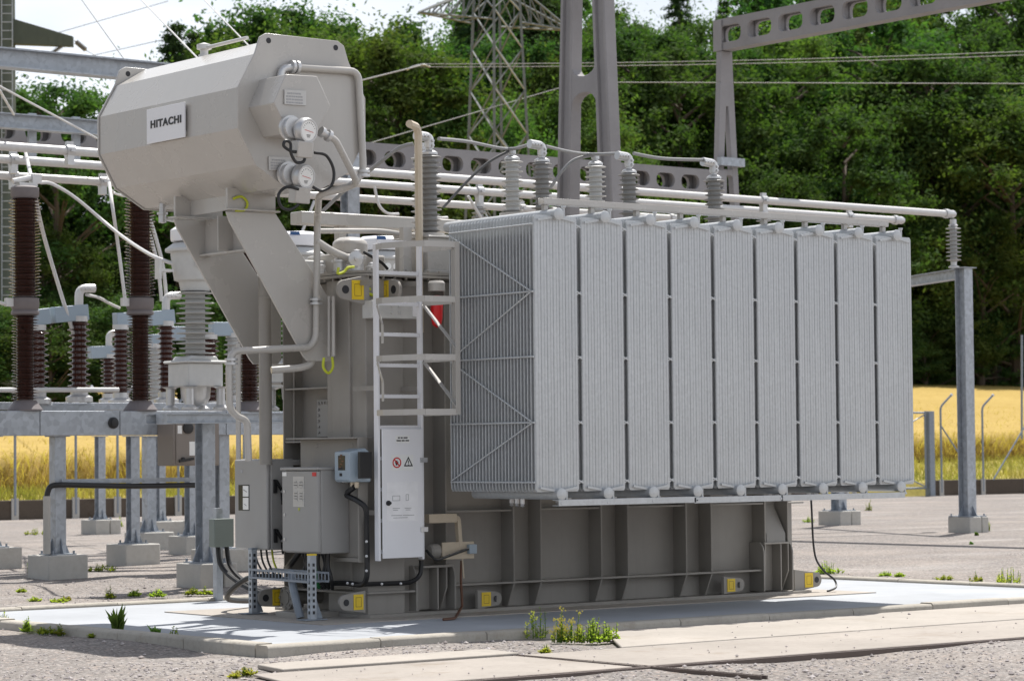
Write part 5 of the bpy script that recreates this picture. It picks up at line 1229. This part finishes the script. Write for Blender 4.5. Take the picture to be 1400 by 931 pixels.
# ---- perimeter wall, fence, gate
FV = 36.3
a = on_v(-60, 700, FV).x; b = on_v(1262, 670, FV).x; c = on_v(1272, 670, FV).x; d = on_v(1480, 670, FV).x
wl = thing('perimeter_wall', 'low dark weathered concrete wall along the left and middle edge of the yard', 'wall', ((a+b)/2, FV, 0)); MB().box((a, FV-.1, -.1), (b-4.5, FV+.1, .45)).build('wall', M['wallc'], wl, bevel=.02)
wr = thing('perimeter_wall', 'low dark weathered concrete wall right of the gate', 'wall', ((c+d)/2, FV, 0)); MB().box((c+.1, FV-.1, -.1), (d, FV+.1, .47)).build('wall', M['wallc'], wr, bevel=.02)
def fence_post(x, label, brace=0, top=3.05, arm=.45):
    u = on_v(x, 655, FV).x; t = thing('fence_post', label, 'fence post', (u, FV, 0), 'bent steel fence posts on the yard wall'); r_ = .032
    MB().tube(bend([(u, FV-.13, .1), (u, FV-.13, top-.35), (u+arm*.75, FV-.13-arm*.3, top)], .12), r_, 8).build('post', M['galvd'], t)
    MB().lathe((u+arm*.75, FV-.13-arm*.3, top), (.6, -.3, .7), [(r_, 0), (r_+.015, .0), (r_+.012, .05), (0, .06)], 10).build('cap', M['white'], t)
    MB().box((u-.09, FV-.14, -.05), (u+.09, FV-.102, .49)).build('pier', M['foot'], t)
    if brace: MB().cyl((u+.03*brace, FV-.13, 2.1), (u+brace*1.55, FV-.13, .45), .026, n=8).build('brace', M['galvd'], t)
for x, lb, br in ((1283, 'bent fence post beside the gate, with a brace falling to the right', 1), (1340, 'bent fence post without brace, just right of the tall busbar post', 0), (1399, 'bent fence post at the right picture edge, with a brace falling to the left', -1)): fence_post(x, lb, br)
for x, lb in ((17, 'thin fence post seen under the breaker beam at the far left'), (100, 'thin fence post hidden mostly behind the breaker post'), (157, 'thin fence post seen under the breaker beam near its knob'), (240, 'thin fence post behind the brown cabinet'), (330, 'thin fence post seen between pipes above the rear cabinet')): fence_post(x, lb, 0)
tubes('pole', [on_v(1397, 600, FV+1.5), on_v(1397, 458, FV+1.5)], .035, M['galvd'], 'thin tall pole at the right picture edge in front of the wheat', 'pole')
gu_ = on_v(1270, 680, FV-.3).x; t = thing('gate', 'yard gate with dark square post and braced tube leaf, right of the radiators', 'gate', (gu_, FV-.3, 0))
zt = on_v(1270, 562, FV-.3).z
MB().box((gu_-.05, FV-.42, 0), (gu_+.17, FV-.2, zt)).build('post', M['galvd'], t, bevel=.01)
lf = MB(); x0 = gu_-3.6
for z in (.25, zt-.05): lf.cyl((x0, FV-.3, z), (gu_-.1, FV-.3, z), .03, n=8)
for x in (x0, x0+1.75, gu_-.12): lf.cyl((x, FV-.3, .2), (x, FV-.3, zt), .03, n=8)
lf.cyl((x0+1.75, FV-.3, zt-.8), (gu_-.12, FV-.3, zt-.1), .02, n=8); lf.cyl((x0+1.75, FV-.3, .9), (gu_-.12, FV-.3, .28), .02, n=8); lf.build('leaf', M['galvd'], t)
# small boxes left of the rear control cabinet
jb = on_v(308, 728, 3.2)
t = thing('terminal_box', 'small grey green terminal box with two black cables, left of the rear control cabinet', 'box', (jb.x, 3.2, 0))
p, q = on_v(299, 709, 3.2), on_v(320, 747, 3.2); MB().box((p.x-.05, 3.2, q.z), (q.x, 3.30, p.z)).build('box', paint('grey_green_paint', (.17,.20,.185), .5), t, bevel=.006)
MB().box((jb.x-.035, 3.301, 0), (jb.x+.035, 3.37, p.z+.1)).build('stand', M['galv'], t)
mb = MB()
for k in (0, 1): mb.tube(spline([V((p.x+.05+.10*k, 3.3, q.z)), V((p.x+.05+.10*k, 3.22, q.z-.2)), V((p.x+.10+.06*k, 2.9, .20)), V((p.x+.10+.06*k, 2.4, .10)), V((-.3, 1.75, .16)), V((-.38, 1.3, .36)), V((-.3, .9, .39))], 8), .024, 8)
mb.build('cables', M['black'], t)

# ------------------------------------------------------------------ weeds
def weed(x, y, hpx, wpx, kind, label, n=None, seed=0, z=0.):
    p = on_z(x, y, z); D = (p-CAM).dot(HF); s = D/3576.; h = hpx*s*.95; w_ = wpx*s; r = random.Random(seed+int(x*7+y))
    mt = {'leafy': M['weed'], 'dark': M['weedd'], 'yellow': M['weedy'], 'flower': M['weed']}[kind]
    t = thing('weed', label, 'plant', p, 'weeds in the gravel'); mb = MB(); st = MB(); fl = MB()
    n = int((n or int(10+wpx*.7))*(1 if kind == 'dark' else .85))
    for i in range(n):
        a = r.uniform(0, 6.28); q = r.random()**.6*w_*.5; b = p+V((math.cos(a)*q, math.sin(a)*q*.8, 0))
        hh = h*r.uniform(.28, 1.05)*(1-.6*(q/(w_*.5+.001))**2)
        if kind == 'dark':
            for k in range(7): blade(mb, b*.3+p*.7, hh*r.uniform(.7, 1.25), .05, r.uniform(.05, .6), r.uniform(0, 6.28), r.uniform(0, 6.28))
        else:
            tip = b+V((r.uniform(-.15, .15)*hh, r.uniform(-.15, .15)*hh, hh)); st.tube([b, b.lerp(tip, .5), tip], [.004, .003, .0015], 4, False)
            m = max(6, int(hh/.011))
            for k in range(m):
                c = b.lerp(tip, .05+.95*k/m); L = (.014+.026*(1-k/m))*r.uniform(.8, 1.5)*(1.2 if kind == 'leafy' else .95); aa = r.uniform(0, 6.28)
                d = V((math.cos(aa), math.sin(aa), r.uniform(.1, .9))).normalized()*L; sd = d.cross(V((0, 0, 1))).normalized()*L*.28
                mb.add([c, c+d*.5+sd, c+d, c+d*.5-sd], [(0, 1, 2, 3)])
            if kind == 'flower' and r.random() < .7:
                for k in range(7):
                    c = tip+V((r.uniform(-1, 1), r.uniform(-1, 1), r.uniform(-1.2, .6)))*.022; fl.add([c+V((-.008, 0, 0)), c+V((0, -.004, -.008)), c+V((.008, 0, 0)), c+V((0, .004, .008))], [(0, 1, 2, 3)])
    mb.build('leaves', mt, t)
    if st.v: st.build('stems', M['weedd'], t)
    if fl.v: fl.build('flowers', M['weedf'], t)
for a in ((160, 869, 38, 44, 'dark', 'dark rosette weed with long leaves in front of the left pad kerb', 13), (212, 874, 24, 22, 'dark', 'small dark green weed right of the big rosette weed', 8), (236, 876, 26, 22, 'leafy', 'upright light green weed beside the left pad kerb', 9),
    (5, 852, 24, 14, 'leafy', 'light weed at the left picture edge by the pad corner', 8), (37, 864, 24, 12, 'leafy', 'thin tall weed left of the rosette weed'), (64, 867, 18, 26, 'leafy', 'low spreading weed by the left pad kerb'), (83, 869, 18, 12, 'leafy', 'small stalky weed left of the rosette weed'),
    (126, 872, 8, 8, 'leafy', 'tiny weed just left of the rosette weed'), (190, 873, 13, 14, 'yellow', 'reddish yellow dry weed between the rosette weed and the small dark one'), (347, 886, 10, 8, 'leafy', 'tiny weed at the near corner of the pad kerb'),
    (738, 872, 50, 46, 'flower', 'tall thin flowering weeds before the middle of the front kerb', 16), (775, 878, 52, 48, 'flower', 'bushy yellow green weeds in the middle of the big clump before the kerb', 40), (812, 878, 40, 46, 'leafy', 'dense bright weed in the right half of the big clump before the kerb', 46), (836, 876, 34, 30, 'leafy', 'right end of the big clump before the kerb', 24), (748, 893, 14, 18, 'yellow', 'small yellow weed between the big clump and the rail'),
    (336, 923, 14, 34, 'yellow', 'yellow weed where the rail begins at the lower edge'), (320, 927, 8, 12, 'yellow', 'tiny yellow weed left of the rail start'),
    (140, 781, 14, 44, 'leafy', 'bright spreading weed right of the nearest footing block', 34), (43, 783, 15, 20, 'dark', 'dark weed at the left corner of the nearest footing block', 8), (30, 810, 10, 12, 'leafy', 'small weed below the nearest footing block'), (81, 824, 10, 24, 'leafy', 'small light weed before the back kerb at the left'), (47, 823, 10, 16, 'leafy', 'low light weed near the left picture edge behind the back kerb'),
    (90, 822, 14, 14, 'yellow', 'yellowish weed behind the back kerb'), (150, 818, 20, 14, 'leafy', 'thin tall weed behind the back kerb'), (185, 815, 12, 20, 'leafy', 'low weed in the middle of the back kerb'), (215, 816, 14, 22, 'leafy', 'light weed behind the back kerb near the split block'), (262, 813, 14, 22, 'leafy', 'bright weed just under the split block'), (280, 813, 12, 22, 'leafy', 'bright weed right of the split block foot'),
    (163, 720, 20, 10, 'leafy', 'thin weed behind the breaker post blocks'), (48, 731, 12, 30, 'leafy', 'weed patch left of the nearest breaker post, far back'), (185, 766, 8, 12, 'dark', 'dark weed at the foot of the second block'), (100, 705, 20, 30, 'yellow', 'yellow weeds at the foot of the left wall'), (152, 705, 20, 30, 'yellow', 'yellow weeds at the wall behind the knob of the beam'), (30, 705, 16, 30, 'yellow', 'yellow weeds at the wall near the left edge'), (290, 716, 20, 20, 'yellow', 'yellow weeds at the wall behind the current transformer post'),
    (1132, 784, 20, 44, 'leafy', 'leafy green weed where the black cable meets the back kerb', 40), (1210, 788, 12, 18, 'leafy', 'bright weed at the back kerb right of the leafy one'), (1230, 789, 8, 14, 'leafy', 'low weed beside the bright one at the back kerb'), (1290, 793, 10, 26, 'leafy', 'sparse weed in the middle of the right back kerb'), (1334, 795, 16, 22, 'yellow', 'yellow sparse weed at the right back kerb'), (1378, 797, 26, 46, 'yellow', 'large yellow green weed at the right end of the back kerb', 34),
    (1188, 698, 18, 12, 'leafy', 'thin weed right of the hidden tall post'), (1106, 714, 10, 22, 'leafy', 'yellow green weed left of the hidden tall post'), (1350, 726, 18, 8, 'leafy', 'weed on the right side of the tall right post block'), (1166, 717, 14, 8, 'dark', 'dark weed at the block of the hidden tall post'), (1328, 744, 5, 10, 'dark', 'tiny dark tuft in the gravel before the tall right post'), (1335, 732, 6, 12, 'dark', 'dark tuft just in front of the tall right post block'), (1392, 662, 22, 40, 'dark', 'dark weed over the wall at the right picture edge')):
    weed(*a)
# ------------------------------------------------------------------ trees
def np_mesh(name, verts, faces, mt):
    me = bpy.data.meshes.new(name); me.from_pydata(verts.tolist(), [], faces.tolist()); me.materials.append(mt); me.update(); return me
def leaves(rs, cs, rr, cnt, size, flatz=.75, droop=0.):
    """leaf quads spread through a set of clumps: centres cs, radii rr"""
    P = []; 
    for c, q in zip(cs, rr):
        n = max(20, int(cnt*q*q)); d = rs.normal(size=(n, 3)); d /= np.linalg.norm(d, axis=1)[:, None]
        rad_ = q*np.minimum(np.abs(rs.normal(0, .62, n)), 1.7); ax = np.array([c[0]*.25, c[1]*.25, rs.uniform(.2, 1.)])+rs.normal(size=3)*.45; ax /= np.linalg.norm(ax); p = d*rad_[:, None]; p = p*.78+ax*(p@ax)[:, None]*.75; fl = (rs.random(n) < .25) & (p[:, 2] < 0); p[fl, 2] *= -1; d[fl, 2] *= -1; p[:, 2] *= flatz
        P.append(np.concatenate([c+p, d], axis=1))
    P = np.concatenate(P); n = len(P); c = P[:, :3]; d = P[:, 3:]
    nr = d*.7+rs.normal(size=(n, 3))*.6+np.array([0, 0, .35]); nr /= np.linalg.norm(nr, axis=1)[:, None]
    t = np.cross(nr, rs.normal(size=(n, 3))); t /= np.linalg.norm(t, axis=1)[:, None]; b = np.cross(nr, t)
    s = (size*rs.uniform(.6, 1.3, n))[:, None]
    v = np.stack([c-t*s*.9, c-b*s*.45-nr*s*.1, c+t*s*.9-np.array([0, 0, 1])*s*droop, c+b*s*.45-nr*s*.1], axis=1).reshape(-1, 3)
    f = np.arange(4*n).reshape(n, 4); return v, f
def make_tree(kind, seed, H, Rr, trunk_mat, leaf_mat, ls=.145):
    rs = np.random.default_rng(seed); r = random.Random(seed)
    mb = MB(); cs = []; rr = []
    if kind == 'broad':
        th = H*.55; lean = V((r.uniform(-.4, .4), r.uniform(-.4, .4), 0))
        mb.tube([V((0,0,-.5)), V((0,0,H*.15))+lean*.2, V((0,0,H*.35))+lean*.6, V((0,0,th))+lean, V((0,0,H*.8))+lean*1.2], [.34, .28, .22, .15, .06], 8)
        for k in range(92):
            z = r.random()**.75; hh = H*(.10+.84*z)
            env = Rr*(math.sin(math.pi*min(1, (.17+.75*z)))**.55)*(1 if z < .8 else .85)
            a = r.uniform(0, 6.283); q = env*(r.uniform(.35, 1)**.6)
            c = V((math.cos(a)*q, math.sin(a)*q, hh))+lean*z
            cs.append(np.array(c)); rr.append(r.uniform(.5, 1.15)*Rr/4.2)
            if k % 3 == 0:
                s = V((0,0,max(H*.12, hh-q*.7)))+lean*z*.8
                mb.tube([s, s.lerp(c, .6)+V((0,0,.25)), c], [.10, .06, .025], 5)
        cs.append(np.array((lean.x, lean.y, H*.95))); rr.append(Rr/4)
        v, f = leaves(rs, cs, rr, 210*(4.2/Rr)**2*3.0*(.145/ls)**1.6, ls)
    else:
        mb.tube([V((0,0,-.5)), V((0,0,H*.5)), V((0,0,H))], [.3, .2, .03], 8)
        z = H*.12
        while z < H*.99:
            env = Rr*(1-z/H)**.8+.25
            for k in range(r.randint(6, 8)):
                a = r.uniform(0, 6.283); L = env*r.uniform(.75, 1.1)
                for q in (.35, .65, .95):
                    cs.append(np.array((math.cos(a)*L*q, math.sin(a)*L*q, z-.35*L*q*q+.1))); rr.append(.38+.42*env/Rr*(1.1-q*.5))
                if k % 2 == 0: mb.tube([V((0,0,z)), V((math.cos(a)*L*.9, math.sin(a)*L*.9, z-.3*L))], [.05, .015], 4)
            z += .55+.2*env/Rr
        v, f = leaves(rs, cs, rr, 260, .12, .6, .35)
    crown = np_mesh('crown', v, f, leaf_mat)
    tk = mb.build('trunk', trunk_mat, base=(0, 0, 0)); tm = tk.data; bpy.data.objects.remove(tk)
    return tm, crown
VAR = []
for i, (k, H, Rr, lm) in enumerate((('broad', 16, 4.6, 'leafA'), ('broad', 18, 5.2, 'leafA'), ('broad', 14, 4.4, 'leafB'), ('broad', 17, 4.2, 'leafA'), ('broad', 15, 5.4, 'leafB'), ('conifer', 20, 3.3, 'leafC'), ('conifer', 23, 3.8, 'leafC'), ('broad', 19, 5.6, 'leafA'))):
    VAR.append((k, H, Rr)+make_tree(k, 40+i, H, Rr, M['trunk'], M[lm], (.14, .18, .12, .155, .13, .12, .12, .165)[i]))
KIND = {0: ('broadleaf_tree', 'rounded mid green broadleaf tree'), 1: ('broadleaf_tree', 'broad mid green broadleaf tree'), 2: ('broadleaf_tree', 'light yellow green broadleaf tree'),
        3: ('broadleaf_tree', 'slim mid green broadleaf tree'), 4: ('broadleaf_tree', 'wide light green broadleaf tree'), 5: ('spruce_tree', 'dark pointed spruce tree'), 6: ('spruce_tree', 'tall dark spruce tree'), 7: ('broadleaf_tree', 'large spreading mid green broadleaf tree')}
def place_tree(x, ytop, v, var, label=None, rz=None, wide=1.):
    d = ray(x, 500); t = (v-CAM.y)/d.y; p = CAM+d*t; u = p.x
    z0 = terr(u, v)-.2; D = (V((u, v, 0))-CAM).dot(HF)
    top = at(x, ytop, D).z; h = max(5, top-z0)
    k, H, Rr, tm, cm = VAR[var]
    s = h/H; sx = min(max(s, .85), 1.45)*wide
    nm, lb = KIND[var]
    root = thing(nm, label or lb+' in the wood behind the wheat field', 'tree', (u, v, z0), 'trees of the wooded hillside')
    root.rotation_euler = (0, 0, rnd.uniform(0, 6.28) if rz is None else rz); root.scale = (sx, sx, s)
    for n_, me in (('trunk', tm), ('crown', cm)):
        o = bpy.data.objects.new(n_, me); COL.objects.link(o); o.parent = root
    return root
# skyline height (pixel row of the tree tops) along the picture
SKY = [(-120,120),(0,118),(30,112),(70,104),(110,108),(125,150),(160,168),(185,150),(205,100),(235,42),(262,38),(280,60),(300,52),(330,28),(360,8),(400,0),(440,14),(470,34),(520,30),(560,34),(600,44),(632,20),(650,-40),(760,-40),(790,0),(850,2),(872,28),(900,6),(930,-20),(985,-6),(1010,-40),(1500,-60)]
def sky_y(x):
    for (a, b), (c, d_) in zip(SKY, SKY[1:]):
        if a <= x <= c: return b+(d_-b)*(x-a)/(c-a)
    return -60
# named trees that stand out
for (x, y, v, var, lab, wd) in (
    (75, 104, 106, 7, 'dark rounded tree left of the conservator, beyond the two steel beams', 1.15), (22, 118, 112, 1, 'rounded tree right behind the dark green mast', 1.1),
    (240, 34, 118, 5, 'lone spruce top rising against the sky above the conservator', 1.05), (266, 46, 122, 6, 'second spruce top against the sky, just right of the lone one', .9), (215, 96, 112, 4, 'light green tree at the foot of the two lone spruces', .9),
    (305, 52, 116, 4, 'light green tree whose top shows just above the conservator edge', 1.), (350, 14, 122, 1, 'big tree behind the near end of the conservator lid', 1.1), (400, -2, 120, 7, 'tallest broadleaf tree of the left skyline', 1.1),
    (455, 40, 112, 2, 'yellow green tree beside the conservator end plate', 1.), (545, 60, 106, 2, 'yellow green tree standing before the wood, left of the lattice pylon', 1.25), (500, 130, 103, 3, 'slim tree in front of the wood just right of the conservator', 1.1),
    (610, 110, 104, 3, 'narrow green tree directly left of the lattice pylon', 1.), (660, -60, 120, 6, 'dark spruce rising behind the lattice pylon', 1.3), (705, -70, 124, 6, 'very tall dark spruce between lattice pylon and concrete mast', 1.3), (745, -60, 116, 5, 'dark spruce just left of the concrete mast', 1.35),
    (700, 150, 101, 4, 'bright green low tree at the foot of the lattice pylon', .9), (800, 120, 102, 4, 'bright green tree seen through the legs of the concrete mast', 1.), (870, 30, 118, 7, 'large tree right of the concrete mast', 1.1),
    (940, 60, 110, 1, 'broad tree between the concrete mast and the slender gantry leg', 1.1), (1075, 40, 112, 4, 'wide light green tree right under the gantry beam', 1.2), (1160, 150, 103, 3, 'mid green tree with pale tips in the middle of the right hand wood', 1.2), (1210, 20, 112, 1, 'broad tree above the right end of the radiators', 1.2),
    (1280, 60, 106, 7, 'large dark tree above the galvanised busbar post', 1.1), (1390, 140, 101, 4, 'wide sunlit light green tree at the right edge of the wood', 1.2), (1340, 290, 101.5, 2, 'low yellow green bushy tree at the wood edge right of the busbar post', 1.1), (1060, 230, 102, 7, 'dark low tree behind the right end of the radiators', 1.)):
    place_tree(x, y, v, var, lab, wide=wd)
tr = random.Random(23)
def row(v, x0, x1, step, drop, pick, jit=14):
    x = x0
    while x < x1:
        xx = x+tr.uniform(-jit, jit); y = sky_y(xx)+drop+tr.uniform(-14, 40)
        place_tree(xx, y, v+tr.uniform(-2, 2), tr.choice(pick)); x += step*tr.uniform(.8, 1.2)
row(138, 430, 1440, 74, -6, (1, 7, 0, 5, 4, 6))
row(126, 330, 1440, 80, 26, (0, 1, 3, 7, 4, 5))
row(114, -30, 150, 60, 30, (0, 1, 7, 3))
row(115, 290, 1440, 82, 90, (0, 1, 2, 7, 4, 3))
row(107, -40, 1440, 88, 170, (0, 1, 3, 7, 2, 4))
row(103, -30, 1440, 90, 290, (0, 7, 1, 3))
# dark ivy covered thicket closing the foot of the wood
def bush(x, ytop, v, label, wide):
    d = ray(x, 500); t = (v-CAM.y)/d.y; p = CAM+d*t; z0 = terr(p.x, v)-.1
    D = (V((p.x, v, 0))-CAM).dot(HF); h = max(1.5, at(x, ytop, D).z-z0)
    k, H, Rr, tm, cm = VAR[0 if tr.random() < .6 else 7]
    root = thing('thicket_bush', label, 'bush', (p.x, v, z0-h*.1), 'bushes along the foot of the wood' if v > 90 else 'bushes behind the switchgear'); root.scale = (wide/Rr, wide/Rr*.8, h*1.12/H); root.rotation_euler.z = tr.uniform(0, 6.28)
    for n_, me in (('stem', tm), ('foliage', cm)):
        o = bpy.data.objects.new(n_, me); COL.objects.link(o); o.parent = root
x = -20
while x < 1440:
    bush(x, tr.uniform(400, 450), 101.2+tr.uniform(-.4, .8), 'dark leafy bush in the hedge where the wood meets the wheat', 3.6); x += tr.uniform(42, 60)

x = -40
while x < 420:
    if not 108 < x < 150: bush(x, tr.uniform(405, 470), 58+tr.uniform(-1, 2), 'dark leafy bush standing in the crop behind the breaker and disconnectors', 2.6)
    x += tr.uniform(26, 40)
